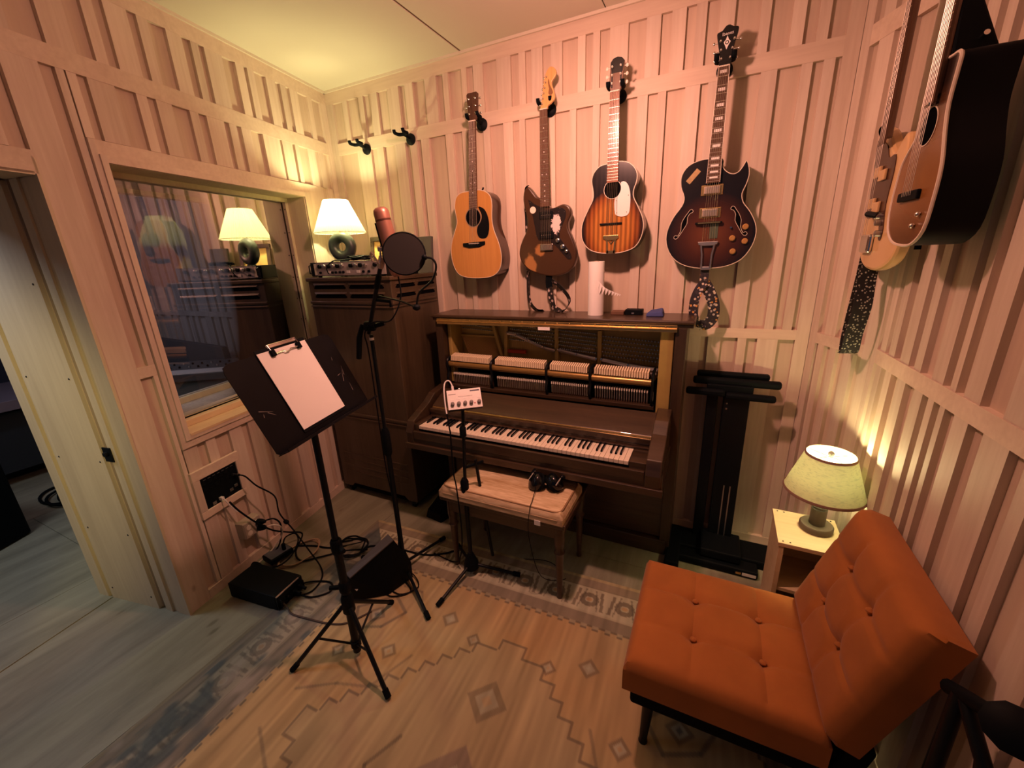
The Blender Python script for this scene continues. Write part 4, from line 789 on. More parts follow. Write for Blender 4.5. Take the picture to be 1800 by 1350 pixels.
mdesk = mat('scuffed_black_enamel', (0.003,0.004,0.006), 0.34, spec=0.16, noise=0.5, nscale=22)
c0 = 0.028
MB(DM).prism([(-0.25+c0,-0.165),(0.25-c0*0.3,-0.165),(0.25,-0.165+c0*0.3),(0.25,0.165-c0),(0.244,0.157),(0.25-c0,0.165),(-0.25+c0,0.165),(-0.244,0.157),(-0.25,0.165-c0),(-0.25,-0.165+c0*0.3),(-0.25+c0*0.3,-0.165)], -0.0015, 0.0015).build('desk', mdesk, ms)
MB(DM).box(-0.25,0.25,0.0015,0.055,-0.168,-0.165).build('ledge', mdesk, ms); MB(DM).box(-0.25,0.25,0.052,0.055,-0.165,-0.158).build('ledge_lip', mdesk, ms)
MB(DM).box(-0.03,0.03,-0.020,-0.0015,-0.12,0.02).build('tilt_bracket', M_['black'], ms, bevel=0.004); MB().lathe([(0.014,-0.04),(0.017,-0.03),(0.017,0.03),(0.014,0.04)], (1.252,-1.490,1.105), (0,1,0), 12).build('tilt_barrel', M_['black'], ms, smooth=True)
MB().tube([(1.266,-1.497,1.07),(1.228,-1.474,1.15),(1.192,-1.458,1.205)], 0.010, 8).build('tilt_arm', M_['black'], ms, smooth=True)
msc = mat('bare_scratch', (0.22,0.19,0.17), 0.5)
scr = MB(DM)
for x_, z_, l_, a_ in ((0.195,-0.02,0.05,1.1),(0.21,0.0,0.04,1.3),(0.205,-0.075,0.035,1.45),(0.18,-0.01,0.02,0.2),(0.19,0.06,0.014,1.2),(-0.20,-0.02,0.05,-0.4),(-0.185,-0.035,0.03,-0.7),(-0.215,-0.03,0.012,1.2)):
    dx, dz = math.cos(a_)*l_/2, math.sin(a_)*l_/2; nx_, nz_ = -math.sin(a_)*0.0012, math.cos(a_)*0.0012
    scr.hexa([(x_-dx-nx_,0.0014,z_-dz-nz_),(x_-dx+nx_,0.0014,z_-dz+nz_),(x_+dx+nx_*0.2,0.0014,z_+dz+nz_*0.2),(x_+dx-nx_*0.2,0.0014,z_+dz-nz_*0.2)], [(x_-dx-nx_,0.0018,z_-dz-nz_),(x_-dx+nx_,0.0018,z_-dz+nz_),(x_+dx+nx_*0.2,0.0018,z_+dz+nz_*0.2),(x_+dx-nx_*0.2,0.0018,z_+dz-nz_*0.2)])
scr.build('scratches', msc, ms, kind='stuff')
cl = thing('clipboard', 'black clipboard with a chrome wire clip on the music stand', 'clipboard', DM @ Vector((0,0.004,-0.12)))
MB(DM).box(-0.118,0.112,0.0020,0.0050,-0.145,0.178).build('board', M_['black'], cl, bevel=0.001)
CR = Matrix.Rotation(-0.03, 4, 'Y')
MB(DM).tube([(-0.062,0.010,0.184),(0.068,0.010,0.184),(0.068,0.013,0.160),(0.062,0.013,0.148),(0.018,0.014,0.150),(0.012,0.014,0.143),(-0.006,0.014,0.143),(-0.012,0.014,0.150),(-0.056,0.013,0.148),(-0.062,0.013,0.160)], 0.0022, 6, True).build('wire_clip', M_['chrome'], cl, smooth=True)
for cx_ in (-0.058, 0.064): MB(DM).box(cx_-0.010,cx_+0.010,0.007,0.017,0.140,0.164).build('clip_tip', M_['black_soft'], cl, bevel=0.003)
MB(DM).box(-0.065,0.071,0.005,0.010,0.172,0.186).build('clip_hinge', M_['chrome'], cl, bevel=0.002)
tag(MB(DM).box(-0.116,0.110,0.0052,0.0065,-0.133,0.165).build('paper_sheet', M_['paper']), 'blank sheet of white paper held by the clipboard on the music stand', 'paper')
# microphone stand
sm = thing('microphone_stand', 'black boom microphone stand on tripod legs holding the copper microphone', 'microphone stand', (1.14, -1.02, 0))
ax_, ay_ = 1.14, -1.02
MB().tube([(ax_,ay_,0.06),(ax_,ay_,0.86)], 0.0135, 12).build('lower_tube', M_['black_metal'], sm, smooth=True); MB().tube([(ax_,ay_,0.80),(ax_,ay_,1.36)], 0.0095, 10).build('upper_tube', M_['black_metal'], sm, smooth=True)
MB().lathe([(0.015,0),(0.021,0.015),(0.023,0.06),(0.021,0.13),(0.014,0.15)], (ax_,ay_,0.74), n=14).build('grip_clutch', M_['black'], sm, smooth=True); MB().lathe([(0.0105,0),(0.0105,0.012)], (ax_,ay_,1.335), n=12).build('white_band', M_['white'], sm, smooth=True)
hub(sm, ax_, ay_, 0.05, 0.16, 0.034, 0.015); tripod(sm, ax_, ay_, 0.075, ((1.180,-0.700),(1.452,-1.225),(0.835,-1.03)), 0.0085)
MB().lathe([(0.020,-0.024),(0.024,-0.016),(0.024,0.016),(0.020,0.024)], (ax_,ay_,1.40), (0.9,0.44,0), 14).build('boom_clutch', M_['black'], sm, smooth=True)
MB().tube([(ax_+0.02,ay_+0.01,1.40),(ax_+0.062,ay_+0.03,1.412)], 0.011, 8).build('wing_knob', M_['black'], sm, smooth=True)
bd = Vector((0.12,-0.03,0.22)).normalized(); b0_ = Vector((ax_,ay_,1.40))
MB().tube([b0_-bd*0.04, b0_+bd*0.31], 0.0095, 10).build('boom_arm', M_['black_metal'], sm, smooth=True); MB().tube([b0_+bd*0.20, b0_+bd*0.26], 0.013, 10).build('boom_collar', M_['black'], sm, smooth=True)
MB().tube([b0_+Vector((-0.028,-0.016,0.01)), b0_+Vector((-0.045,-0.03,-0.05)), b0_+Vector((-0.062,-0.036,-0.15))], [0.010,0.013,0.012], 8).build('tilt_handle', M_['black'], sm, smooth=True)
MB().tube([b0_+bd*0.14, b0_+bd*0.14+Vector((0.06,0.03,-0.01)), b0_+bd*0.14+Vector((0.062,0.03,-0.035))], 0.008, 8).build('cable_hook', M_['black'], sm, smooth=True)
# microphone
mc = thing('studio_microphone', 'large copper-coloured studio microphone in a wire yoke above the walnut cabinet', 'microphone', b0_+bd*0.31)
mcop = mat('copper_lacquer', (0.42,0.20,0.145), 0.38, 0.55); mp0 = Vector((1.362,-1.045,1.632)); mdr = Vector((-0.035,-0.018,0.25)).normalized(); rm = 0.031
MB().lathe([(0.018,-0.012),(0.028,0.0),(rm,0.012),(rm,0.205),(rm-0.001,0.206),(rm-0.001,0.212),(rm,0.213),(rm,0.238),(rm-0.003,0.250),(rm-0.011,0.257),(0.001,0.259)], mp0, mdr, 36, False).build('body', mcop, mc, smooth=True)
MB().lathe([(rm+0.0004,0.206),(rm+0.0004,0.212)], mp0, mdr, 36, False).build('groove_band', mat('dark_copper', (0.12,0.05,0.035), 0.4, 0.5), mc, smooth=True)
lft = Vector((-0.87,-0.44,0.0)).normalized()
MB().tube([mp0+mdr*0.09+lft*(rm+0.003), mp0+mdr*0.20+lft*(rm+0.003)], 0.0045, 6).build('side_grille', M_['black'], mc, smooth=True)
msil = mat('pink_silver', (0.62,0.52,0.50), 0.3, 0.9)
yk = mp0+mdr*0.10+lft*(rm+0.012); ye = b0_+bd*0.315
MB().tube(smooth_curve([yk+Vector((0.006,0,0.012)), yk, yk+Vector((-0.010,-0.004,-0.055)), ye+Vector((-0.035,-0.012,0.045)), ye+Vector((-0.035,-0.012,0.012)), ye, ye+Vector((0.03,0.0,0.008))], 5, False), 0.0042, 8).build('yoke', msil, mc, smooth=True)
MB().lathe([(0.010,-0.008),(0.010,0.010)], yk, lft, 12).build('yoke_knob', msil, mc, smooth=True); MB().lathe([(0.013,-0.02),(0.015,0.0),(0.013,0.03)], ye, tuple(bd), 14).build('thread_socket', mat('dull_nickel', (0.40,0.33,0.30), 0.35, 0.9), mc, smooth=True)
MB().tube([ye+Vector((0.03,0,0.008)), mp0+Vector((0.0,0,-0.01))], 0.0042, 8).build('yoke', msil, mc, smooth=True)
cable('microphone_cable', [mp0+Vector((0,0,-0.012)), mp0+Vector((0.0,0.0,-0.10)), mp0+Vector((-0.04,-0.03,-0.19)), (1.225,-1.065,1.43), (1.16,-1.045,1.41), (1.125,-1.045,1.36), (1.125,-1.035,1.25), (1.128,-1.038,0.70), (1.155,-1.04,0.40), (1.145,-1.055,0.16), (1.12,-1.075,0.05), (1.10,-1.13,0.016), (1.22,-1.16,0.016), (1.28,-1.08,0.018), (1.18,-1.02,0.024), (1.08,-1.06,0.020), (1.07,-1.14,0.016), (1.18,-1.19,0.016), (1.26,-1.12,0.016), (1.14,-1.06,0.02)], 0.0032, M_['black'], mc)
# pop filter
pf = thing('pop_filter', 'round black mesh pop filter on a gooseneck in front of the copper microphone', 'pop filter', (1.48, -1.14, 1.62))
pc = Vector((1.492,-1.147,1.706)); pa = Vector((0.50,-0.60,0.14)).normalized(); PR = 0.0765
MB().lathe([(PR,-0.0045),(PR+0.004,0),(PR,0.0045),(PR-0.004,0),(PR,-0.0045)], pc, pa, 40, False).build('hoop', M_['black'], pf, smooth=True)
for d_ in (-0.003, 0.003): MB().lathe([(0.0005,d_),(PR,d_)], pc, pa, 40, False).build('mesh_screen', mat('black_mesh', (0.020,0.018,0.017), 0.85, spec=0.2), pf)
px_ = pa.cross(Vector((0,0,1))).normalized()*-1; pv_ = px_.cross(pa)
pe = pc+Vector((0.87,0.44,0)).normalized()*PR*0.97+Vector((0,0,-0.016))
MB().ball(pe, 0.011, 10).build('hoop_joint', M_['black'], pf, smooth=True)
gn = smooth_curve([pe, pe+Vector((0.025,0.013,-0.006)), pe+Vector((0.036,0.018,-0.035)), pe+Vector((0.018,0.009,-0.085)), pe+Vector((-0.030,-0.015,-0.13)), pe+Vector((-0.045,-0.022,-0.185))], 7, False)
MB().tube(gn, 0.0042, 8).build('gooseneck', M_['black_metal'], pf, smooth=True); MB().ball(gn[-1], 0.016, 10, (1,1,0.8)).build('clamp_knob', M_['black'], pf, smooth=True)
MB().tube([gn[-1], gn[-1]+Vector((-0.10,0.03,0.02)), b0_+bd*0.16+Vector((0.02,0,0))], 0.004, 6).build('clamp_rod', M_['black_metal'], pf, smooth=True)
# headphone mixer on its stand
hs_ = thing('short_boom_stand', 'black tripod stand with its boom folded down, carrying the small white mixer', 'stand', (1.48, -0.87, 0))
hx, hy = 1.485, -0.868
MB().tube([(hx,hy,0.05),(hx,hy,0.56)], 0.012, 12).build('lower_tube', M_['black_metal'], hs_, smooth=True); MB().tube([(hx,hy,0.5),(hx+0.02,hy+0.01,1.0)], 0.0088, 10).build('upper_tube', M_['black_metal'], hs_, smooth=True)
hub(hs_, hx, hy, 0.045, 0.14, 0.042, 0.014); tripod(hs_, hx, hy, 0.07, ((1.450,-1.140),(1.742,-0.795),(1.30,-0.72)), 0.0085)
MB().lathe([(0.012,0),(0.021,0.012),(0.022,0.09),(0.013,0.11)], (hx,hy,0.49), n=14).build('grip_clutch', M_['black'], hs_, smooth=True); MB().lathe([(0.010,0),(0.017,0.008),(0.017,0.05),(0.010,0.06)], (hx+0.012,hy+0.006,0.83), n=12).build('boom_clutch', M_['black'], hs_, smooth=True)
MB().tube([(hx+0.03,hy,0.50),(hx+0.004,hy-0.02,0.512)], 0.0075, 8).build('ring_knob', M_['chrome'], hs_, smooth=True)
MB().tube([(hx+0.055,hy+0.035,0.70),(hx+0.075,hy+0.05,0.40),(hx+0.10,hy+0.07,0.10)], 0.0085, 8).build('boom_arm', M_['black_metal'], hs_, smooth=True); MB().tube([(hx,hy,0.66),(hx+0.06,hy+0.04,0.675),(hx+0.09,hy+0.05,0.69)], 0.008, 8).build('boom_joint', M_['black'], hs_, smooth=True)
mm = thing('headphone_mixer', 'small white headphone mixer with five grey knobs on a stand before the piano', 'mixer', (1.515, -0.856, 1.0))
u_, v_, n_ = Vector((0.785,0.62,0.004)), Vector((-0.375,0.47,0.799)), Vector((0.493,-0.629,0.601))
XM = Matrix((u_, n_, v_)).transposed().to_4x4(); XM.translation = (1.518,-0.856,1.034)
MB(XM).box(-0.083,0.083,-0.030,0.0,-0.05,0.05).build('case', M_['black_metal'], mm, bevel=0.003); MB(XM).box(-0.082,0.082,-0.001,0.0015,-0.049,0.049).build('front_panel', M_['white'], mm)
mkn = mat('grey_knob', (0.16,0.14,0.13), 0.5)
for x_ in (-0.060,-0.030,0.000,0.030,0.068):
    MB(XM).lathe([(0.0095,0),(0.0085,0.013),(0.006,0.014)], (x_,0.0015,-0.022), (0,1,0), 14).build('knob', mkn, mm, smooth=True); MB(XM).box(x_-0.009,x_+0.009,0.0015,0.0019,-0.001,0.006).build('label_bar', M_['paper'], mm)
MB(XM).lathe([(0.003,0),(0.003,0.002)], (0.047,0.0015,-0.026), (0,1,0), 8).build('red_light', mat('red_lens', (0.5,0.03,0.02), 0.3), mm)
MB(XM).box(0.030,0.076,0.0015,0.0019,0.034,0.041).build('maker_strip', mat('navy_print', (0.05,0.05,0.10), 0.6), mm); MB(XM).box(-0.03,0.04,0.0015,0.0018,0.012,0.0135).build('printed_line', mkn, mm); MB(XM).box(-0.075,-0.04,0.0015,0.0018,0.026,0.029).build('printed_line', mkn, mm)
tp = [XM @ Vector(p) for p in ((-0.050,-0.015,0.05),(-0.050,-0.015,0.075),(-0.062,-0.015,0.105),(-0.082,-0.018,0.10),(-0.092,-0.018,0.06),(-0.094,-0.018,-0.02),(-0.092,-0.018,-0.06))]
MB().tube(smooth_curve(tp, 5, False), 0.0035, 8).build('white_lead', M_['white'], mm, smooth=True); MB().tube([tp[0], tp[1]], 0.0065, 8).build('white_plug', M_['white'], mm, smooth=True)
MB(XM).ball((-0.018,-0.015,0.056), 0.008, 10).build('jack_plug', M_['chrome'], mm, smooth=True)
tag(cable('headphone_lead', [tp[-1], tp[-1]+Vector((0.012,-0.005,-0.08)), (1.455,-0.91,0.86), (1.448,-0.905,0.65), (1.455,-0.90,0.55), (1.462,-0.898,0.30), (1.43,-0.88,0.12), (1.36,-0.85,0.02), (1.20,-0.83,0.014)], 0.0038, M_['black']), 'black lead hanging from the white mixer down to the rug', 'cable')
# column keyboard stand against the wall
ks = thing('keyboard_stand', 'black folded column keyboard stand leaning flat against the wall by the piano', 'keyboard stand', (2.72, -0.12, 0))
def kb(name, x0, x1, y0, y1, z0, z1, m='black_metal', bev=0.004): return MB().box(x0,x1,y0,y1,z0,z1).build(name, M_[m], ks, bevel=bev)
kb('column', 2.655, 2.775, -0.135, -0.05, 0.05, 0.985); kb('column', 2.575, 2.630, -0.115, -0.05, 0.05, 0.985); kb('rear_column', 2.675, 2.745, -0.05, -0.024, 0.20, 0.90)
for xx in (2.705, 2.735): kb('column_groove', xx, xx+0.006, -0.1365, -0.134, 0.07, 0.42, 'steel', 0)
kb('tier_arm', 2.515, 2.855, -0.085, -0.045, 1.020, 1.052, 'black', 0.01); kb('tier_arm', 2.500, 2.905, -0.125, -0.087, 0.990, 1.030, 'black', 0.012); kb('tier_arm', 2.470, 2.66, -0.165, -0.127, 0.940, 0.978, 'black', 0.012); kb('tier_arm', 2.66, 2.885, -0.165, -0.127, 0.930, 0.965, 'black', 0.012)
kb('cap_plate', 2.57, 2.785, -0.14, -0.05, 0.955, 1.0, 'black', 0.006)
for zz in (0.87, 0.90): MB().lathe([(0.006,0),(0.004,0.003)], (2.672,-0.135,zz), (0,-1,0), 10).build('bolt', M_['chrome'], ks, smooth=True)
kb('base_foot', 2.46, 2.985, -0.235, -0.06, 0.0, 0.05, 'black', 0.01); kb('base_bar', 2.50, 2.905, -0.33, -0.24, 0.0, 0.045, 'black', 0.012); kb('base_bar', 2.62, 2.82, -0.30, -0.10, 0.05, 0.10, 'black', 0.008)
kb('base_foot', 2.445, 2.52, -0.42, -0.06, 0.0, 0.055, 'black', 0.012)
MB().box(2.83, 2.895, -0.3318, -0.330, 0.015, 0.032).build('maker_plate', M_['white'], ks); MB().box(2.80, 2.825, -0.3318, -0.330, 0.018, 0.030).build('maker_plate', M_['brass'], ks)
# dark stand behind the chair
gs = thing('clamp_stand', 'black tubular stand with a round clamp knob between the orange chair and the wall', 'stand', (3.10, -1.50, 0))
MB().tube([(3.095,-1.44,0.745),(3.105,-1.50,0.782),(3.115,-1.555,0.812)], 0.0155, 10).build('clamp_arm', M_['black'], gs, smooth=True)
MB().lathe([(0.020,-0.020),(0.042,-0.014),(0.044,0.010),(0.030,0.020)], (3.118,-1.578,0.822), (-0.35,-0.5,0.55), 10).build('clamp_knob', M_['black'], gs, smooth=True)
MB().tube([(3.100,-1.475,0.772),(3.112,-1.56,0.70),(3.115,-1.66,0.35),(3.115,-1.74,0.012)], 0.0135, 10).build('leg', M_['black_metal'], gs, smooth=True)
MB().tube([(3.098,-1.47,0.765),(3.11,-1.45,0.40),(3.115,-1.44,0.012)], 0.0135, 10).build('leg', M_['black_metal'], gs, smooth=True); MB().tube([(3.097,-1.475,0.765),(3.06,-1.55,0.40),(3.03,-1.60,0.012)], 0.0135, 10).build('leg', M_['black_metal'], gs, smooth=True)

# ------------------------------------------------------------------ guitars
mmaho = wood('neck_mahogany', (0.10,0.045,0.02), (0.16,0.075,0.035), 2, 12, 0.06, 0.35, 0.04, coat=0.2)
mrose = wood('rosewood_board', (0.060,0.030,0.018), (0.115,0.060,0.036), 2, 16, 0.06, 0.62, 0.03, spec=0.25)
mrose2 = wood('highlit_rosewood_board', (0.24,0.10,0.055), (0.36,0.17,0.10), 2, 16, 0.06, 0.22, 0.03, spec=0.7)  # lighter rosewood: the fretboard's highlight is partly in its base colour
mside = wood('dark_rosewood_side', (0.030,0.013,0.008), (0.075,0.032,0.018), 2, 10, 0.06, 0.28, 0.03, coat=0.3)
mgs = mat('guitar_string', (0.62,0.56,0.48), 0.35, 1.0)
mfret = mat('fret_wire', (0.62,0.55,0.45), 0.3, 1.0)
mbind = mat('aged_white_binding', (0.72,0.62,0.50), 0.4)
mpearl = mat('pearl_inlay', (0.78,0.74,0.70), 0.3)
def offset(pts, d):
    """shrink a closed outline (x, z) inwards by d"""
    n = len(pts); out = []; ar = sum(pts[i][0]*pts[(i+1)%n][1]-pts[(i+1)%n][0]*pts[i][1] for i in range(n)); s = 1 if ar > 0 else -1
    for i in range(n):
        a, b = pts[i-1], pts[(i+1)%n]; t = Vector((b[0]-a[0], b[1]-a[1])); t = t.normalized() if t.length > 1e-9 else Vector((1,0))
        out.append((pts[i][0]-t.y*d*s, pts[i][1]+t.x*d*s))
    return out
def curve2(pts, k=4): return [(p.x, p.z) for p in smooth_curve([(x, 0, z) for x, z in pts], k, True)]
def body(F, par, ol, w0, w1, mtop, mback, bind=None, rnd=0.0):
    b = MB(F); 
    if rnd:
        b2 = offset(ol, rnd); b.prism(ol, w0+rnd, w1-rnd); o = b.build('body', mback, par, smooth=True)
        r_ = MB(F)
        for wa, wb_ in ((w1-rnd, w1), (w0+rnd, w0)):
            mid_ = offset(ol, rnd*0.3); vs = [(p[0], wa, p[1]) for p in ol]+[(p[0], wa+(wb_-wa)*0.7, p[1]) for p in mid_]+[(p[0], wb_, p[1]) for p in b2]; n = len(ol)
            r_.add(vs, [(j*n+i, j*n+(i+1)%n, (j+1)*n+(i+1)%n, (j+1)*n+i) for j in range(2) for i in range(n)])
        r_.build('edge', mback, par, smooth=True); MB(F).prism(b2, w1-0.001, w1).build('top', mtop, par)
        MB(F).prism(b2, w0, w0+0.001).build('back', mback, par)
    else:
        o = b.prism(ol, w0, w1-0.003).build('body', mback, par, smooth=True); MB(F).prism(offset(ol, 0.0015), w1-0.003, w1).build('top', mtop, par)
    if bind: MB(F).tube([(p[0], w1-0.001, p[1]) for p in offset(ol, 0.001)], bind, 6, True).build('binding', mbind, par, smooth=True)
    return o
def neck(F, par, xn, zn, xb, zb, w, wn, wb_, mboard, nfr, scale, dots, mneck, board_t=0.006, block=None):
    """xn,zn nut; xb,zb end of the board; w plane of the board's face at the nut; wn, wb_ half-widths"""
    h = [(xn-wn,w,zn),(xn+wn,w,zn),(xb+wb_,w,zb),(xb-wb_,w,zb)]
    MB(F).hexa([(p[0],w-board_t,p[2]) for p in h], h).build('fretboard', mboard, par)
    pr_ = []; n = 7
    for zz, xx, hw in ((zn, xn, wn), (zb+0.13, xn+(xb-xn)*0.7, wn+(wb_-wn)*0.7), (zb+0.02, xb, wb_)):
        pr_.append([(xx+hw*0.98*math.cos(PI*k/(n-1)), w-board_t-0.021*math.sin(PI*k/(n-1)), zz) for k in range(n)])
    vs = [p for r_ in pr_ for p in r_]; fs = [(i*n+k, i*n+k+1, (i+1)*n+k+1, (i+1)*n+k) for i in range(2) for k in range(n-1)]+[tuple(range(n)), tuple(2*n+k for k in range(n-1,-1,-1))]
    MB(F).add(vs, fs).build('neck', mneck, par, smooth=True)
    fr = MB(F)
    def at(z): t = (zn-z)/(zn-zb); return xn+(xb-xn)*t, wn+(wb_-wn)*t
    zs = [zn]+[zn-scale*(1-2**(-k/12)) for k in range(1, nfr+1)]
    for z in zs[1:]:
        if z > zb+0.004: x_, hw = at(z); fr.box(x_-hw, x_+hw, w-0.0002, w+0.0009, z-0.0009, z+0.0009)
    fr.build('frets', mfret, par, kind='stuff')
    MB(F).box(xn-wn, xn+wn, w-board_t, w+0.002, zn, zn+0.005).build('nut', M_['cream'], par)
    for k in dots:
        if k >= len(zs) or zs[k] < zb+0.006: continue
        z = (zs[k]+zs[k-1])/2; x_, hw = at(z)
        if block: MB(F).box(x_-hw*0.62, x_+hw*0.62, w, w+0.0004, z-min(0.006, (zs[k-1]-zs[k])*0.3), z+min(0.006, (zs[k-1]-zs[k])*0.3)).build('block_inlay', mpearl, par)
        else:
            for dx in ((-hw*0.5, hw*0.5) if k == 12 else (0,)): MB(F).lathe([(0.003,0),(0.003,0.0004)], (x_+dx, w, z), (0,1,0), 10).build('dot_inlay', mpearl, par)
def strings(F, par, xn, zn, xb, zb, w0, w1, hn, hb, n=6):
    s = MB(F)
    for k in range(n):
        t = -1+2*k/(n-1); s.tube([(xn+hn*t, w0, zn+0.004), (xb+hb*t, w1, zb)], 0.0007, 4)
    s.build('strings', mgs, par, kind='stuff')
def tuner(F, par, x, z, w, side, m_, btn=0.007, ln=0.022):
    t = MB(F).lathe([(0.0045,0),(0.0045,0.003),(0.003,0.004),(0.003,0.011)], (x, w, z), (0,1,0), 10).build('tuning_post', m_, par, smooth=True)
    k = MB(F); k.tube([(x, w-0.012, z), (x+side*ln, w-0.012, z)], 0.0022, 6); k.ball((x+side*(ln+btn*0.6), w-0.012, z), btn, 8, (0.8,0.45,1.0)); k.build('tuning_key', m_, t, smooth=True)
def hanger(F, u, v, arm=0.085, label=''):
    base = F @ Vector((u, 0.0, v)); t = thing('guitar_hanger', label, 'guitar hanger', base, 'black guitar hangers on the board walls')
    MB(F).lathe([(0.034,0),(0.034,0.010),(0.026,0.016),(0.013,0.022)], (u,0.001,v-0.008), (0,1,0), 20).build('base_disc', M_['black'], t, smooth=True)
    MB(F).tube([(u,0.012,v-0.005),(u,arm*0.6,v+0.004),(u,arm,v+0.008)], [0.012,0.011,0.010], 10).build('arm', M_['black'], t, smooth=True)
    for s in (-1, 1): MB(F).tube(smooth_curve([(u,arm-0.004,v+0.008),(u+s*0.026,arm,v+0.008),(u+s*0.034,arm+0.012,v+0.008),(u+s*0.034,arm+0.042,v+0.010),(u+s*0.034,arm+0.048,v+0.026)], 4, False), 0.0105, 8).build('prong', M_['black_soft'], t, smooth=True)
    return t
HV = 2.440
hanger(FB, 0.325, 2.430, 0.075, 'empty black guitar hanger nearest the corner by the window'); hanger(FB, 0.705, 2.436, 0.075, 'empty black guitar hanger between the window corner and the natural acoustic guitar')
hanger(FB, 1.232, 2.438, 0.075, 'black hanger gripping the head of the natural-topped acoustic guitar'); hanger(FB, 1.660, 2.442, 0.055, 'black hanger gripping the maple head of the worn electric guitar')
hanger(FB, 2.034, 2.440, 0.075, 'black hanger gripping the head of the white-pickguard guitar'); hanger(FB, 2.505, 2.458, 0.070, 'black hanger gripping the head of the sunburst archtop guitar')
# 1 dreadnought
g = thing('acoustic_guitar', 'natural spruce-topped acoustic guitar with a black pickguard hanging by the cabinet', 'guitar', (1.21, -0.07, 1.56))
ol = curve2([(1.181,2.062),(1.125,2.057),(1.090,2.030),(1.078,1.975),(1.086,1.915),(1.083,1.884),(1.057,1.826),(1.033,1.768),(1.026,1.707),(1.036,1.645),(1.066,1.592),(1.119,1.568),(1.20,1.560),(1.285,1.564),(1.335,1.580),(1.369,1.614),(1.383,1.660),(1.382,1.712),(1.367,1.771),(1.344,1.829),(1.333,1.880),(1.333,1.925),(1.337,1.977),(1.330,2.019),(1.303,2.047),(1.262,2.062),(1.222,2.064)], 3)
mspruce = wood('amber_spruce', (0.50,0.235,0.060), (0.60,0.30,0.085), 2, 34, 0.03, 0.28, 0.0, coat=0.3, bump=0.01)
body(FB, g, ol, 0.012, 0.13, mspruce, mside, 0.0022)
neck(FB, g, 1.240, 2.415, 1.213, 1.968, 0.139, 0.0215, 0.0275, mrose, 20, 0.645, (3,5,7,9,12,15), mmaho)
MB(FB).lathe([(0.0505,0),(0.0505,0.0008)], (1.205,0.13,1.915), (0,1,0), 36).build('soundhole', M_['dark_gap'], g)
MB(FB).lathe([(0.0505,0),(0.0505,0.0012),(0.056,0.0012),(0.056,0)], (1.205,0.13,1.915), (0,1,0), 36, False).build('rosette', mat('pale_rosette', (0.30,0.22,0.15), 0.4), g, smooth=True)
MB(FB).prism(curve2([(1.245,1.972),(1.285,1.955),(1.308,1.906),(1.311,1.85),(1.296,1.803),(1.266,1.792),(1.238,1.801),(1.226,1.831),(1.232,1.862),(1.258,1.893),(1.264,1.928)], 3), 0.1302, 0.132).build('pickguard', M_['black_gloss'], g)
MB(FB).prism([(1.122,1.772),(1.278,1.777),(1.278,1.758),(1.235,1.744),(1.165,1.742),(1.122,1.753)], 0.13, 0.137).build('bridge', M_['black'], g, bevel=0.002); MB(FB).box(1.165,1.238,0.137,0.140,1.766,1.769).build('saddle', M_['cream'], g)
strings(FB, g, 1.240, 2.415, 1.201, 1.760, 0.142, 0.141, 0.017, 0.026)
MB(FB).prism([(1.220,2.422),(1.260,2.422),(1.272,2.465),(1.279,2.549),(1.272,2.557),(1.215,2.557),(1.208,2.549),(1.212,2.465)], 0.112, 0.128).build('headstock', mrose, g, bevel=0.002)
for k in range(3):
    z = 2.455+0.036*k; tuner(FB, g, 1.222, z, 0.128, -1, M_['chrome']); tuner(FB, g, 1.263, z, 0.128, 1, M_['chrome'])
MB(FB).tube([(1.262,0.10,2.064),(1.270,0.10,2.078)], 0.005, 8).build('strap_button', M_['black'], g, smooth=True)
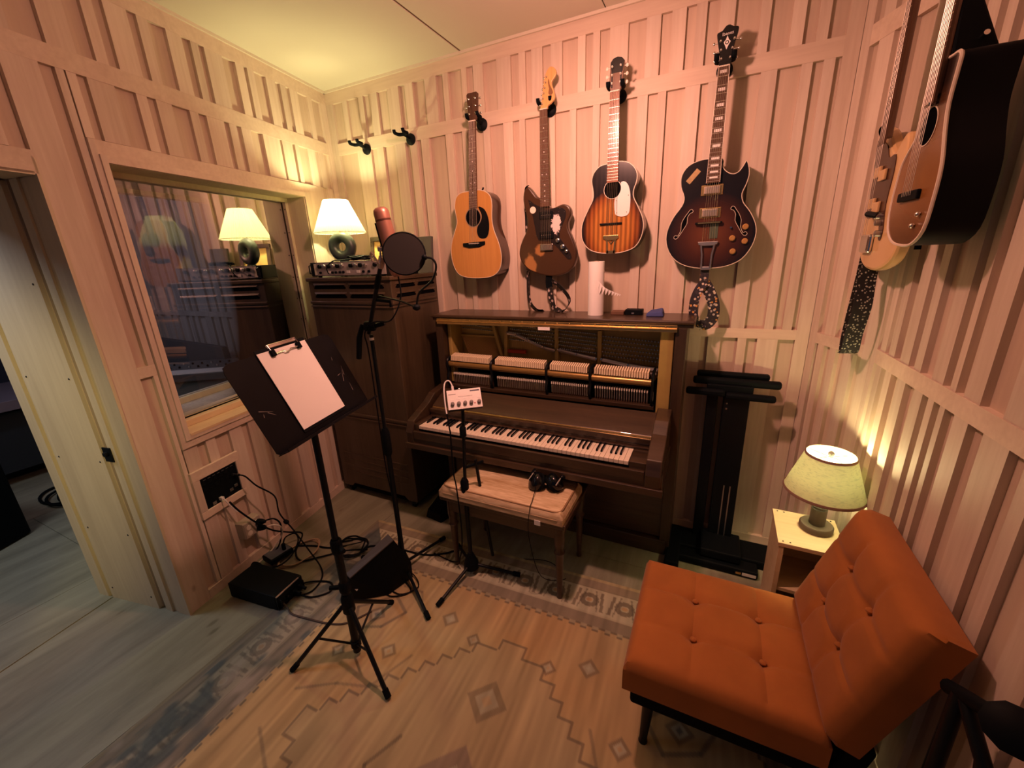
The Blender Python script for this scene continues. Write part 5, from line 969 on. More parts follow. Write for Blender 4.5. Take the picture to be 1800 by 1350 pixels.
# 2 offset electric
g = thing('electric_guitar', 'worn brown offset electric guitar with a chipped black pickguard and maple head', 'guitar', (1.665, -0.075, 1.56))
ol = curve2([(1.632,1.985),(1.607,1.996),(1.586,2.020),(1.566,2.044),(1.549,2.054),(1.530,2.036),(1.522,1.986),(1.535,1.923),(1.543,1.870),(1.535,1.818),(1.509,1.771),(1.490,1.723),(1.488,1.679),(1.506,1.639),(1.547,1.599),(1.609,1.575),(1.67,1.562),(1.73,1.563),(1.789,1.582),(1.826,1.619),(1.839,1.666),(1.834,1.713),(1.812,1.770),(1.791,1.817),(1.790,1.853),(1.804,1.882),(1.807,1.906),(1.794,1.932),(1.767,1.945),(1.739,1.941),(1.716,1.934),(1.689,1.934)], 3)
mwear, nt_, b_ = new_mat('worn_brown_finish')
def worn():
    nt, b = nt_, b_; tc = N(nt, 'ShaderNodeTexCoord'); 
    def blob(c, r):
        sv = N(nt, 'ShaderNodeVectorMath', operation='SUBTRACT'); sv.inputs[1].default_value = c; nt.links.new(tc.outputs['Object'], sv.inputs[0])
        dv = N(nt, 'ShaderNodeVectorMath', operation='DIVIDE'); dv.inputs[1].default_value = r; nt.links.new(sv.outputs[0], dv.inputs[0])
        ln = N(nt, 'ShaderNodeVectorMath', operation='LENGTH'); nt.links.new(dv.outputs[0], ln.inputs[0]); return ln
    nz = N(nt, 'ShaderNodeTexNoise', Scale=26.0, Detail=4.0); nt.links.new(tc.outputs['Object'], nz.inputs['Vector'])
    mn = N(nt, 'ShaderNodeMath', operation='MINIMUM'); a = blob((-0.045,0,0.145), (0.040,9,0.042)); c = blob((-0.105,0,0.065), (0.050,9,0.075)); nt.links.new(a.outputs['Value'], mn.inputs[0]); nt.links.new(c.outputs['Value'], mn.inputs[1])
    ad = N(nt, 'ShaderNodeMath', operation='MULTIPLY_ADD'); ad.inputs[1].default_value = 0.9; nt.links.new(nz.outputs['Fac'], ad.inputs[0]); nt.links.new(mn.outputs[0], ad.inputs[2])
    rp = N(nt, 'ShaderNodeValToRGB'); rp.color_ramp.elements[0].position = 1.12/2; rp.color_ramp.elements[0].color = (0.36,0.17,0.055,1); rp.color_ramp.elements[1].position = 1.34/2; rp.color_ramp.elements[1].color = (0.058,0.028,0.013,1)
    hf = N(nt, 'ShaderNodeMath', operation='MULTIPLY'); hf.inputs[1].default_value = 0.5; nt.links.new(ad.outputs[0], hf.inputs[0]); nt.links.new(hf.outputs[0], rp.inputs[0]); nt.links.new(rp.outputs[0], b.inputs['Base Color'])
    b.inputs['Roughness'].default_value = 0.28; b.inputs['Coat Weight'].default_value = 0.3
worn()
mbrn = mat('brown_lacquer', (0.050,0.024,0.012), 0.3, coat=0.3)
body(FB, g, ol, 0.055, 0.098, mwear, mbrn, None, 0.008)
mpg, nt2, b2 = new_mat('chipped_black_pickguard')
tc_ = N(nt2, 'ShaderNodeTexCoord'); sv_ = N(nt2, 'ShaderNodeVectorMath', operation='SUBTRACT'); sv_.inputs[1].default_value = (0.055,0,0.285); nt2.links.new(tc_.outputs['Object'], sv_.inputs[0])
dv_ = N(nt2, 'ShaderNodeVectorMath', operation='DIVIDE'); dv_.inputs[1].default_value = (0.055,9,0.105); nt2.links.new(sv_.outputs[0], dv_.inputs[0]); ln_ = N(nt2, 'ShaderNodeVectorMath', operation='LENGTH'); nt2.links.new(dv_.outputs[0], ln_.inputs[0])
nz_ = N(nt2, 'ShaderNodeTexNoise', Scale=55.0, Detail=6.0, Roughness=0.75); nt2.links.new(tc_.outputs['Object'], nz_.inputs['Vector'])
ma_ = N(nt2, 'ShaderNodeMath', operation='MULTIPLY_ADD'); ma_.inputs[1].default_value = 1.3; nt2.links.new(nz_.outputs['Fac'], ma_.inputs[0]); nt2.links.new(ln_.outputs['Value'], ma_.inputs[2])
lt_ = N(nt2, 'ShaderNodeMath', operation='LESS_THAN'); lt_.inputs[1].default_value = 1.12; nt2.links.new(ma_.outputs[0], lt_.inputs[0])
mx_2 = N(nt2, 'ShaderNodeMix', data_type='RGBA'); mx_2.inputs['A'].default_value = (0.014,0.011,0.011,1); mx_2.inputs['B'].default_value = (0.70,0.62,0.60,1); nt2.links.new(lt_.outputs[0], mx_2.inputs['Factor']); nt2.links.new(mx_2.outputs['Result'], b2.inputs['Base Color']); b2.inputs['Roughness'].default_value = 0.3
pgo = curve2([(1.556,1.985),(1.590,1.960),(1.626,1.943),(1.660,1.926),(1.700,1.926),(1.745,1.930),(1.776,1.913),(1.776,1.874),(1.752,1.825),(1.742,1.774),(1.792,1.709),(1.813,1.662),(1.790,1.654),(1.732,1.717),(1.680,1.757),(1.614,1.765),(1.594,1.835),(1.576,1.919)], 2)
pg = MB(FB).prism(pgo, 0.098, 0.1005).build('pickguard', mpg, g)
MB(FB).lathe([(0.019,0),(0.018,0.002)], (1.583,0.1005,1.928), (0,1,0), 20).build('white_button', M_['cream'], g)
neck(FB, g, 1.659, 2.410, 1.661, 1.940, 0.112, 0.0205, 0.0275, mrose, 21, 0.635, (3,5,7,9,12,15,17,19,21), wood('maple_neck', (0.50,0.29,0.11),(0.58,0.36,0.15),2,16,0.05,0.3,0.0))
for zz in (1.895, 1.79): MB(FB).box(1.624,1.706,0.1005,0.109,zz-0.02,zz+0.02).build('pickup', M_['black'], g, bevel=0.003); [MB(FB).lathe([(0.0024,0),(0.0024,0.001)], (1.638+0.0108*k,0.109,zz), (0,1,0), 8).build('pole_piece', M_['chrome'], g) for k in range(6)]
MB(FB).box(1.626,1.704,0.0985,0.112,1.706,1.742).build('bridge', M_['chrome'], g, bevel=0.003)
for k in range(6): MB(FB).tube([(1.636+0.0115*k,0.112,1.712),(1.636+0.0115*k,0.112,1.738)], 0.0036, 6).build('saddle', M_['steel'], g, smooth=True)
strings(FB, g, 1.659, 2.410, 1.665, 1.735, 0.1145, 0.116, 0.016, 0.028)
for x_, z_, r_ in ((1.733,1.757,0.0125),(1.762,1.722,0.0135),(1.785,1.697,0.009)): MB(FB).lathe([(r_,0),(r_*0.92,0.012),(r_*0.6,0.014)], (x_,0.1005,z_), (0,1,0), 16).build('control_knob', M_['chrome'], g, smooth=True)
for x_, z_ in ((1.566,1.97),(1.632,1.938),(1.77,1.905),(1.745,1.925),(1.60,1.79),(1.80,1.665),(1.70,1.73)): MB(FB).lathe([(0.003,0),(0.002,0.0015)], (x_,0.1005,z_), (0,1,0), 8).build('screw', M_['chrome'], g)
mmaple = wood('amber_maple', (0.62,0.33,0.11), (0.72,0.42,0.16), 2, 14, 0.07, 0.3, 0.0, coat=0.3)
MB(FB).prism(curve2([(1.640,2.414),(1.646,2.440),(1.651,2.473),(1.659,2.523),(1.672,2.570),(1.694,2.595),(1.716,2.589),(1.729,2.570),(1.724,2.550),(1.709,2.535),(1.704,2.520),(1.716,2.486),(1.720,2.455),(1.700,2.435),(1.680,2.425),(1.678,2.414)], 3), 0.090, 0.104).build('headstock', mmaple, g, bevel=0.002)
MB(FB).prism(curve2([(1.700,2.47),(1.712,2.48),(1.704,2.50),(1.694,2.52),(1.690,2.545),(1.684,2.53),(1.690,2.50),(1.686,2.48)], 2), 0.104, 0.1046).build('head_decal', mat('brown_decal', (0.20,0.09,0.03), 0.5), g)
for k in range(6): z = 2.437+0.0235*k; tuner(FB, g, 1.652+0.0052*k, z, 0.104, -1, M_['chrome'], 0.0055, 0.016)
mcam = spots('leopard_strap_cloth', (0.016,0.013,0.012), [(0.62,0.50,0.46),(0.05,0.04,0.035),(0.45,0.36,0.33)], 46, 0.40, 0.8)
def ribbon(F, par, name, pts, wd, m, k=5, th=0.003, axis=(1,0,0)):
    """flat strap along a path (x, depth, z), with its width across"""
    P = smooth_curve(pts, k, False); b = MB(F); vs = []; n = len(P)
    for i, p in enumerate(P):
        t = (P[min(i+1,n-1)]-P[max(i-1,0)]).normalized(); wv = Vector(axis); wv = (wv-t*wv.dot(t)).normalized(); nv_ = t.cross(wv)*th/2
        for s_, q_ in ((-1,-1),(1,-1),(1,1),(-1,1)): vs.append(p+wv*wd/2*s_+nv_*q_)
    fs = [(i*4+j, i*4+(j+1)%4, (i+1)*4+(j+1)%4, (i+1)*4+j) for i in range(n-1) for j in range(4)]+[(0,1,2,3), tuple(4*(n-1)+j for j in (3,2,1,0))]
    return b.add(vs, fs).build(name, m, par, smooth=True)
ribbon(FB, g, 'strap_end', [(1.556,0.10,2.058),(1.535,0.088,2.045),(1.522,0.07,2.00),(1.520,0.055,1.95)], 0.020, M_['black_soft'], axis=(0.25,0.97,0))
ribbon(FB, g, 'strap', [(1.521,0.052,1.95),(1.519,0.045,1.80),(1.520,0.045,1.62),(1.519,0.05,1.47),(1.535,0.058,1.40),(1.575,0.065,1.362),(1.625,0.07,1.358)], 0.030, mcam, axis=(0.8,0.5,0.2))
ribbon(FB, g, 'strap_end', [(1.672,0.085,1.572),(1.668,0.085,1.53),(1.672,0.085,1.495)], 0.040, M_['black_soft'])
ribbon(FB, g, 'strap', [(1.672,0.084,1.50),(1.680,0.080,1.44),(1.695,0.075,1.38),(1.730,0.085,1.358),(1.742,0.10,1.3575)], 0.036, mcam, axis=(0.9,0.3,0.1))
ribbon(FB, g, 'strap', [(1.690,0.09,1.535),(1.735,0.092,1.505),(1.785,0.088,1.45),(1.792,0.08,1.41),(1.775,0.085,1.375),(1.752,0.10,1.357)], 0.034, mcam, axis=(0.5,0.6,0.5))
# 3 parlour
g = thing('parlour_guitar', 'small sunburst acoustic guitar with a white pickguard and metal tailpiece', 'guitar', (2.038, -0.065, 1.675))
ol = curve2([(2.005,2.112),(1.966,2.105),(1.935,2.076),(1.925,2.038),(1.934,1.988),(1.932,1.949),(1.906,1.900),(1.879,1.842),(1.872,1.797),(1.879,1.748),(1.912,1.704),(1.965,1.682),(2.035,1.675),(2.103,1.680),(2.160,1.702),(2.190,1.747),(2.200,1.799),(2.192,1.847),(2.166,1.902),(2.144,1.945),(2.143,1.978),(2.155,2.014),(2.156,2.052),(2.139,2.084),(2.109,2.107),(2.065,2.117)], 3)
mb3 = burst('striped_sunburst', (0.52,0.20,0.04), (0.34,0.10,0.02), (0.016,0.010,0.010), (0.0,0.125), (0.165,0.205), stripes=0.55, p=(0.55,0.76,0.94))
body(FB, g, ol, 0.012, 0.115, mb3, mat('black_lacquer', (0.012,0.010,0.010), 0.25, coat=0.3), 0.0026)
neck(FB, g, 2.034, 2.420, 2.036, 2.022, 0.126, 0.0225, 0.0285, mrose2, 19, 0.60, (5,7,9), mmaho)
MB(FB).lathe([(0.043,0),(0.043,0.0008)], (2.036,0.115,1.990), (0,1,0), 32).build('soundhole', M_['dark_gap'], g); MB(FB).lathe([(0.043,0),(0.043,0.0014),(0.0455,0.0014),(0.0455,0)], (2.036,0.115,1.990), (0,1,0), 32, False).build('rosette', mbind, g, smooth=True)
MB(FB).prism(curve2([(2.078,2.018),(2.098,2.020),(2.116,2.0),(2.127,1.958),(2.128,1.898),(2.121,1.866),(2.096,1.856),(2.063,1.862),(2.049,1.885),(2.048,1.940),(2.066,1.958),(2.079,1.985)], 3), 0.1152, 0.1185).build('pickguard', M_['white'], g)
for x_, z_ in ((2.118,1.955),(2.112,1.876),(2.062,1.876),(2.058,1.935)): MB(FB).lathe([(0.0022,0),(0.002,0.001)], (x_,0.1185,z_), (0,1,0), 8).build('screw', M_['black_metal'], g)
MB(FB).box(1.974,2.090,0.115,0.124,1.820,1.829).build('bridge', M_['black'], g, bevel=0.002)
tp_ = MB(FB).prism([(1.994,1.768),(2.075,1.768),(2.076,1.752),(2.060,1.742),(2.010,1.742),(1.993,1.752)], 0.117, 0.122).build('tailpiece', M_['gold'], g, bevel=0.002)
for s_ in (-1, 1): MB(FB).prism([(2.036+s_*0.018,1.745),(2.036+s_*0.026,1.745),(2.036+s_*0.021,1.676),(2.036+s_*0.013,1.676)], 0.1165, 0.1205).build('tailpiece_leg', M_['gold'], tp_); MB(FB).prism([(2.036+s_*0.001,1.722),(2.036+s_*0.018,1.745),(2.036+s_*0.014,1.745),(2.036,1.728)], 0.1165, 0.120).build('tailpiece_brace', M_['gold'], tp_)
MB(FB).box(2.012,2.060,0.1165,0.1205,1.676,1.69).build('tailpiece_foot', M_['gold'], tp_)
strings(FB, g, 2.034, 2.420, 2.036, 1.765, 0.129, 0.123, 0.018, 0.028)
MB(FB).prism([(2.012,2.425),(2.056,2.425),(2.067,2.45),(2.074,2.545),(2.060,2.560),(2.040,2.565),(2.020,2.560),(2.008,2.545),(2.003,2.45)], 0.098, 0.114).build('headstock', mmaho, g, bevel=0.002)
MB(FB).prism([(2.014,2.50),(2.066,2.50),(2.0735,2.545),(2.060,2.559),(2.040,2.564),(2.020,2.559),(2.0085,2.545)], 0.114, 0.1146).build('head_cap', M_['black_gloss'], g)
for s_ in (-1, 1): MB(FB).box(2.038+s_*0.021-0.003, 2.038+s_*0.021+0.003, 0.114, 0.1155, 2.44, 2.54).build('tuner_strip', M_['black_metal'], g)
for k in range(3):
    z = 2.458+0.034*k; tuner(FB, g, 2.018, z, 0.1155, -1, M_['cream'], 0.009, 0.022); tuner(FB, g, 2.058, z, 0.1155, 1, M_['cream'], 0.009, 0.022)
# 4 archtop
g = thing('archtop_guitar', 'dark sunburst archtop guitar with a pointed cutaway, two pickups and a floral strap', 'guitar', (2.51, -0.065, 1.585))
ol = curve2([(2.475,2.078),(2.438,2.076),(2.392,2.059),(2.364,2.020),(2.364,1.970),(2.382,1.922),(2.375,1.884),(2.339,1.833),(2.314,1.770),(2.314,1.712),(2.340,1.653),(2.388,1.611),(2.456,1.589),(2.532,1.585),(2.603,1.595),(2.661,1.625),(2.697,1.682),(2.708,1.739),(2.698,1.788),(2.670,1.839),(2.640,1.878),(2.631,1.915),(2.643,1.951),(2.651,1.989),(2.647,2.022),(2.634,2.052),(2.621,2.030),(2.606,2.010),(2.585,2.003),(2.560,2.014),(2.541,2.036),(2.535,2.071)], 3)
mb4 = burst('tobacco_sunburst', (0.135,0.045,0.020), (0.060,0.020,0.012), (0.010,0.008,0.009), (0.0,0.16), (0.20,0.20), p=(0.15,0.55,0.95))
body(FB, g, ol, 0.030, 0.105, mb4, mat('black_lacquer_two', (0.012,0.010,0.010), 0.2, coat=0.4), 0.0022)
neck(FB, g, 2.504, 2.430, 2.504, 1.972, 0.122, 0.0215, 0.0285, mrose, 22, 0.628, (1,3,5,7,9,12,15,17,19,21), mmaho, 0.006, True)
for s_ in (-1, 1): MB(FB).tube([(2.504+s_*0.0215,0.1215,2.430),(2.504+s_*0.0285,0.1215,1.972)], 0.0014, 5).build('board_binding', mbind, g)
for zz in (1.942, 1.842):
    MB(FB).box(2.456,2.550,0.105,0.109,zz-0.023,zz+0.023).build('pickup_ring', M_['gold'], g, bevel=0.002); p_ = MB(FB).box(2.468,2.538,0.109,0.118,zz-0.018,zz+0.018).build('pickup_cover', mat('nickel_cover', (0.70,0.60,0.48), 0.3, 0.9), g, bevel=0.004)
    for k in range(6): MB(FB).lathe([(0.0022,0),(0.0022,0.0008)], (2.478+0.010*k,0.118,zz+0.006), (0,1,0), 8).build('pole_piece', M_['steel'], p_)
def fhole(cx, cz, s):
    P = [(0.025,0.067),(0.031,0.060),(0.029,0.053),(0.022,0.051),(0.016,0.046),(0.008,0.030),(0.008,0.004),(-0.006,-0.022),(-0.023,-0.050),(-0.032,-0.062),(-0.040,-0.066),(-0.048,-0.062),(-0.047,-0.053),(-0.040,-0.049),(-0.032,-0.053),(-0.026,-0.045),(-0.018,-0.024),(-0.018,0.004),(-0.006,0.032),(0.008,0.052),(0.016,0.064)]
    pts = curve2([(cx+s*x, cz+z) for x, z in P], 2); MB(FB).prism(pts, 0.1045, 0.1056).build('f_hole', M_['dark_gap'], g); MB(FB).tube([(x,0.1056,z) for x, z in pts], 0.0011, 5, True).build('f_hole_edge', mbind, g)
fhole(2.397, 1.797, 1); fhole(2.622, 1.797, -1)
for x_, z_ in ((2.660,1.770),(2.610,1.722),(2.664,1.706),(2.618,1.662)): MB(FB).lathe([(0.0135,0),(0.013,0.010),(0.0095,0.013)], (x_,0.105,z_), (0,1,0), 18).build('control_knob', mat('amber_knob', (0.55,0.30,0.10), 0.25, 0.3), g, smooth=True)
MB(FB).lathe([(0.006,0),(0.004,0.012)], (2.600,0.105,1.770), (0,1,0), 12).build('switch', M_['chrome'], g, smooth=True)
MB(FB).box(2.442,2.560,0.110,0.122,1.792,1.802).build('bridge', M_['black'], g, bevel=0.002); MB(FB).box(2.455,2.552,0.122,0.128,1.794,1.800).build('saddle', M_['gold'], g)
MB(FB).box(2.508,2.546,0.105,0.1075,1.725,1.80).build('painted_reflection', mat('reflection_green', (0.10,0.13,0.09), 0.15), g, bevel=0.001)  # greenish reflection on the guitar top, built as a coloured plate
tl = MB(FB).prism([(2.462,1.712),(2.552,1.712),(2.548,1.698),(2.525,1.692),(2.488,1.692),(2.466,1.698)], 0.112, 0.120).build('tailpiece', M_['steel'], g, bevel=0.002)
for s_ in (-1, 1): MB(FB).tube([(2.507+s_*0.030,0.116,1.700),(2.507+s_*0.022,0.114,1.65),(2.507+s_*0.020,0.112,1.59)], 0.0055, 6).build('tailpiece_leg', M_['steel'], tl, smooth=True)
MB(FB).box(2.484,2.530,0.100,0.113,1.578,1.594).build('tailpiece_foot', M_['steel'], tl, bevel=0.002)
strings(FB, g, 2.504, 2.430, 2.507, 1.705, 0.125, 0.1195, 0.017, 0.026)
MB(FB).prism(curve2([(2.484,2.434),(2.483,2.470),(2.474,2.510),(2.466,2.545),(2.466,2.561),(2.484,2.566),(2.497,2.581),(2.512,2.583),(2.528,2.573),(2.545,2.570),(2.546,2.553),(2.537,2.515),(2.530,2.470),(2.526,2.434)], 2), 0.097, 0.112).build('headstock', M_['black_gloss'], g, bevel=0.002)
DM_ = lambda x_, z_, w_: FB @ Matrix.Translation((x_,w_,z_)) @ Matrix.Rotation(PI/2, 4, 'X')
text('head_script', 'Ibanez', 0.017, mpearl, g, DM_(2.507,2.552,0.1122) @ Matrix.Rotation(0.06, 4, 'Z'))
em = MB(FB).prism([(2.506,2.545),(2.512,2.530),(2.520,2.522),(2.512,2.508),(2.506,2.494),(2.500,2.508),(2.493,2.522),(2.500,2.530)], 0.112, 0.1126).build('head_emblem', mpearl, g); MB(FB).lathe([(0.0075,0),(0.0075,0.0004)], (2.5062,0.1126,2.520), (0,1,0), 16).build('emblem_centre', M_['black_gloss'], em); MB(FB).lathe([(0.0045,0),(0.0045,0.0004)], (2.5062,0.113,2.520), (0,1,0), 12).build('emblem_core', mpearl, em)
for k in range(3):
    z = 2.462+0.033*k; tuner(FB, g, 2.489-0.004*k, z, 0.112, -1, M_['chrome'], 0.006, 0.022); tuner(FB, g, 2.524+0.005*k, z, 0.112, 1, M_['chrome'], 0.006, 0.022)
RS = Matrix.Translation((2.416,0,2.010)) @ Matrix.Rotation(0.72, 4, 'Y')
MB(FB @ RS).box(-0.012,0.012,0.105,0.1062,-0.034,0.034).build('sticker', mat('gold_sticker', (0.38,0.25,0.10), 0.5, noise=0.5, nscale=60), g, bevel=0.003)
mflo = spots('floral_strap_cloth', (0.018,0.014,0.022), [(0.62,0.30,0.08),(0.60,0.50,0.40),(0.035,0.028,0.035),(0.45,0.40,0.38)], 70, 0.42, 0.8)
ribbon(FB, g, 'strap', [(2.505,0.095,1.582),(2.505,0.095,1.53),(2.503,0.092,1.50)], 0.040, mflo)
ribbon(FB, g, 'strap', [(2.506,0.094,1.515),(2.482,0.094,1.47),(2.468,0.090,1.41),(2.474,0.086,1.34),(2.505,0.085,1.302),(2.535,0.085,1.300)], 0.046, mflo, axis=(1,0.3,0))
ribbon(FB, g, 'strap', [(2.508,0.090,1.515),(2.540,0.086,1.46),(2.562,0.080,1.40),(2.562,0.078,1.34),(2.540,0.080,1.305),(2.505,0.086,1.298)], 0.056, mflo, axis=(1,-0.2,0))
# 5 bass and 6 black acoustic on the right wall
mcr = mat('cream_lacquer', (0.72,0.47,0.22), 0.22, coat=0.4); mtor = mat('tortoise_pickguard', (0.060,0.026,0.018), 0.2, noise=0.5, nscale=30)
g = thing('bass_guitar', 'cream electric bass with a brown pickguard and black studded strap beside the corner', 'bass guitar', FR @ Vector((0.10, 0.06, 1.58)))
ol = curve2([(-0.005,2.045),(-0.060,2.070),(-0.098,2.050),(-0.100,2.000),(-0.080,1.930),(-0.066,1.834),(-0.074,1.764),(-0.070,1.690),(-0.052,1.628),(0.00,1.594),(0.090,1.578),(0.180,1.588),(0.255,1.622),(0.285,1.690),(0.265,1.760),(0.215,1.830),(0.190,1.890),(0.195,1.950),(0.185,1.995),(0.160,2.010),(0.130,1.995),(0.100,1.965),(0.060,1.990)], 3)
body(FR, g, ol, 0.052, 0.090, mcr, mcr, None, 0.010)
MB(FR).prism(curve2([(-0.075,2.040),(-0.086,2.00),(-0.066,1.93),(-0.052,1.84),(-0.055,1.77),(0.02,1.765),(0.085,1.76),(0.115,1.69),(0.135,1.685),(0.140,1.72),(0.118,1.80),(0.128,1.90),(0.115,1.955),(0.06,1.955),(0.02,2.00)], 3), 0.090, 0.093).build('pickguard', mtor, g)
for zz in (1.905, 1.800):
    for xx, dz in ((0.002, 0.012), (0.052, -0.004)): MB(FR).box(xx-0.028,xx+0.026,0.093,0.103,zz+dz-0.018,zz+dz+0.018).build('pickup_cover', mcr, g, bevel=0.003)
for x_, z_ in ((0.082,1.765),(0.105,1.742),(0.122,1.705)): MB(FR).lathe([(0.012,0),(0.011,0.014),(0.008,0.016)], (x_,0.093,z_), (0,1,0), 14).build('control_knob', M_['steel'], g, smooth=True)
MB(FR).box(-0.015,0.075,0.090,0.108,1.640,1.705).build('bridge', M_['chrome'], g, bevel=0.010, seg=3)
MB(FR).tube([(0.015,0.093,1.775),(0.060,0.12,1.775),(0.090,0.10,1.765)], 0.010, 8).build('thumb_rest', M_['black_metal'], g, smooth=True)
neck(FR, g, 0.045, 2.640, 0.040, 2.000, 0.118, 0.019, 0.028, mrose, 20, 0.76, (3,5,7,9,12,15,17,19), mmaho)
strings(FR, g, 0.045, 2.640, 0.035, 1.69, 0.121, 0.116, 0.014, 0.026, 4)
MB(FR).prism(curve2([(0.022,2.645),(0.010,2.70),(0.015,2.775),(0.045,2.795),(0.085,2.775),(0.080,2.70),(0.068,2.645)], 3), 0.100, 0.114).build('headstock', mcr, g, bevel=0.002)
for k in range(4): tuner(FR, g, 0.022+0.002*k, 2.665+0.030*k, 0.114, -1, M_['chrome'], 0.010, 0.016)
mdot = spots('studded_strap', (0.008,0.008,0.010), [(0.50,0.50,0.42),(0.42,0.42,0.36)], 95, 0.30, 0.7)
ribbon(FR, g, 'strap_end', [(-0.050,0.088,2.075),(-0.094,0.080,2.070),(-0.112,0.064,2.045),(-0.115,0.055,2.00)], 0.030, M_['black_soft'], axis=(0.2,0.97,0))
ribbon(FR, g, 'strap', [(-0.115,0.055,2.00),(-0.106,0.05,1.85),(-0.090,0.05,1.70),(-0.080,0.055,1.55),(-0.085,0.06,1.40),(-0.072,0.066,1.29),(-0.040,0.070,1.245),(0.0,0.074,1.250)], 0.055, mdot, axis=(0.3,1,0))
ribbon(FR, g, 'strap', [(0.030,0.075,1.585),(0.045,0.078,1.52),(0.062,0.080,1.44),(0.050,0.085,1.34),(0.020,0.078,1.265),(-0.020,0.074,1.246)], 0.062, mdot, axis=(0.2,1,0))
MB(FR).box(-0.095,-0.070,0.048,0.074,1.285,1.305).build('strap_slide', M_['black'], g, bevel=0.003)
hanger(FR, 0.045, 2.640, 0.060, 'black hanger gripping the head of the cream bass')
g = thing('acoustic_guitar', 'brown sunburst acoustic guitar with dark sides, white binding and a cutaway on the side wall', 'guitar', FR @ Vector((0.45, 0.095, 1.665)))
ol = curve2([(0.516,2.100),(0.470,2.100),(0.444,2.080),(0.429,2.036),(0.432,1.978),(0.428,1.942),(0.396,1.913),(0.370,1.882),(0.360,1.833),(0.355,1.790),(0.358,1.744),(0.376,1.705),(0.419,1.676),(0.480,1.665),(0.547,1.667),(0.599,1.701),(0.614,1.773),(0.614,1.849),(0.588,1.927),(0.574,1.988),(0.579,2.052),(0.581,2.085),(0.566,2.097),(0.544,2.098)], 3)
mb6 = burst('brown_sunburst', (0.30,0.13,0.035), (0.16,0.065,0.022), (0.020,0.011,0.009), (0.0,0.16), (0.16,0.24), p=(0.2,0.62,0.97))
body(FR, g, ol, 0.042, 0.150, mb6, mat('black_lacquer_three', (0.003,0.004,0.006), 0.5, spec=0.12), 0.0042)
MB(FR).lathe([(0.043,0),(0.043,0.0008)], (0.492,0.150,1.958), (0,1,0), 32).build('soundhole', M_['dark_gap'], g); MB(FR).lathe([(0.043,0),(0.043,0.0014),(0.046,0.0014),(0.046,0)], (0.492,0.150,1.958), (0,1,0), 32, False).build('rosette', mbind, g, smooth=True)
MB(FR).box(0.420,0.540,0.150,0.160,1.782,1.806).build('bridge', M_['black'], g, bevel=0.003)
neck(FR, g, 0.505, 2.565, 0.497, 2.005, 0.163, 0.0205, 0.0265, mrose, 20, 0.645, (3,5,7,9,12,15), mmaho)
MB(FR).hexa([(0.480,0.135,2.26),(0.522,0.135,2.26),(0.522,0.155,2.26),(0.480,0.155,2.26)], [(0.474,0.060,2.102),(0.526,0.060,2.098),(0.526,0.150,2.098),(0.474,0.150,2.102)]).build('heel', M_['black'], g, bevel=0.006)
MB(FR).tube([(0.524,0.10,2.128),(0.542,0.10,2.132)], 0.006, 10).build('strap_button', M_['chrome'], g, smooth=True)
MB(FR).box(0.488,0.512,0.150,0.168,2.003,2.011).build('board_end_clip', M_['chrome'], g, bevel=0.003)
strings(FR, g, 0.505, 2.565, 0.482, 1.794, 0.166, 0.162, 0.017, 0.026)
MB(FR).prism([(0.485,2.572),(0.525,2.572),(0.537,2.62),(0.543,2.705),(0.467,2.705),(0.473,2.62)], 0.138, 0.153).build('headstock', M_['black_gloss'], g, bevel=0.002)
for k in range(3):
    z = 2.61+0.034*k; tuner(FR, g, 0.487, z, 0.153, -1, M_['chrome']); tuner(FR, g, 0.525, z, 0.153, 1, M_['chrome'])
for x_, z_ in ((0.565,1.742),(0.545,1.715)): MB(FR).ball((x_,0.156,z_), 0.0065, 10).build('control_knob', M_['chrome'], g, smooth=True)
MB(FR).tube([(0.455,0.10,1.668),(0.455,0.10,1.652)], 0.008, 10).build('end_pin', M_['black'], g, smooth=True)
hanger(FR, 0.505, 2.585, 0.100, 'black hanger gripping the head of the cutaway acoustic guitar on the side wall')

# ------------------------------------------------------------------ wall panel, outlet, boxes and cables by the window
pp = thing('patch_panel', 'black wall connector panel in a whitewashed wooden frame below the window', 'wall panel', FL @ Vector((1.39, 0.0, 0.565)))
for a in ((1.264,1.530,0.655,0.707),(1.264,1.530,0.438,0.478)): MB(FL).box(a[0],a[1],0.0,0.016,a[2],a[3]).build('frame_side', M_['wall_h'], pp, bevel=0.002)
for a in ((1.264,1.288,0.478,0.655),(1.494,1.530,0.478,0.655)): MB(FL).box(a[0],a[1],0.0,0.0155,a[2],a[3]).build('frame_side', M_['wall_v'], pp, bevel=0.002)
MB(FL).box(1.288,1.494,0.0005,0.008,0.478,0.655).build('plate', M_['black'], pp)
for i in range(6):
    for j in range(2): 
        x_, z_ = 1.320+0.031*i, 0.622-0.034*j; MB(FL).lathe([(0.010,0),(0.010,0.003),(0.007,0.0035)], (x_,0.008,z_), (0,1,0), 14).build('socket', M_['black_metal'], pp, smooth=True)
for k in range(7): MB(FL).box(1.305+0.026*k,1.320+0.026*k,0.008,0.0086,0.6375,0.6405).build('printed_mark', mat('grey_print', (0.10,0.12,0.12), 0.7) if k == 0 else bpy.data.materials['grey_print'], pp)
for x_, z_ in ((1.315,0.520),(1.345,0.510),(1.415,0.500),(1.450,0.492)): MB(FL).box(x_-0.010,x_+0.010,0.008,0.011,z_-0.008,z_+0.008).build('network_jack', M_['steel'], pp, bevel=0.001)
MB(FL).tube([(1.310,0.008,0.585),(1.308,0.042,0.583)], 0.0075, 10).build('plug', M_['chrome'], pp, smooth=True)
MB(FL).box(1.408,1.424,0.009,0.030,0.490,0.508).build('network_plug', M_['white'], pp, bevel=0.002)
def fl_(s, d, z): return FL @ Vector((s, d, z))
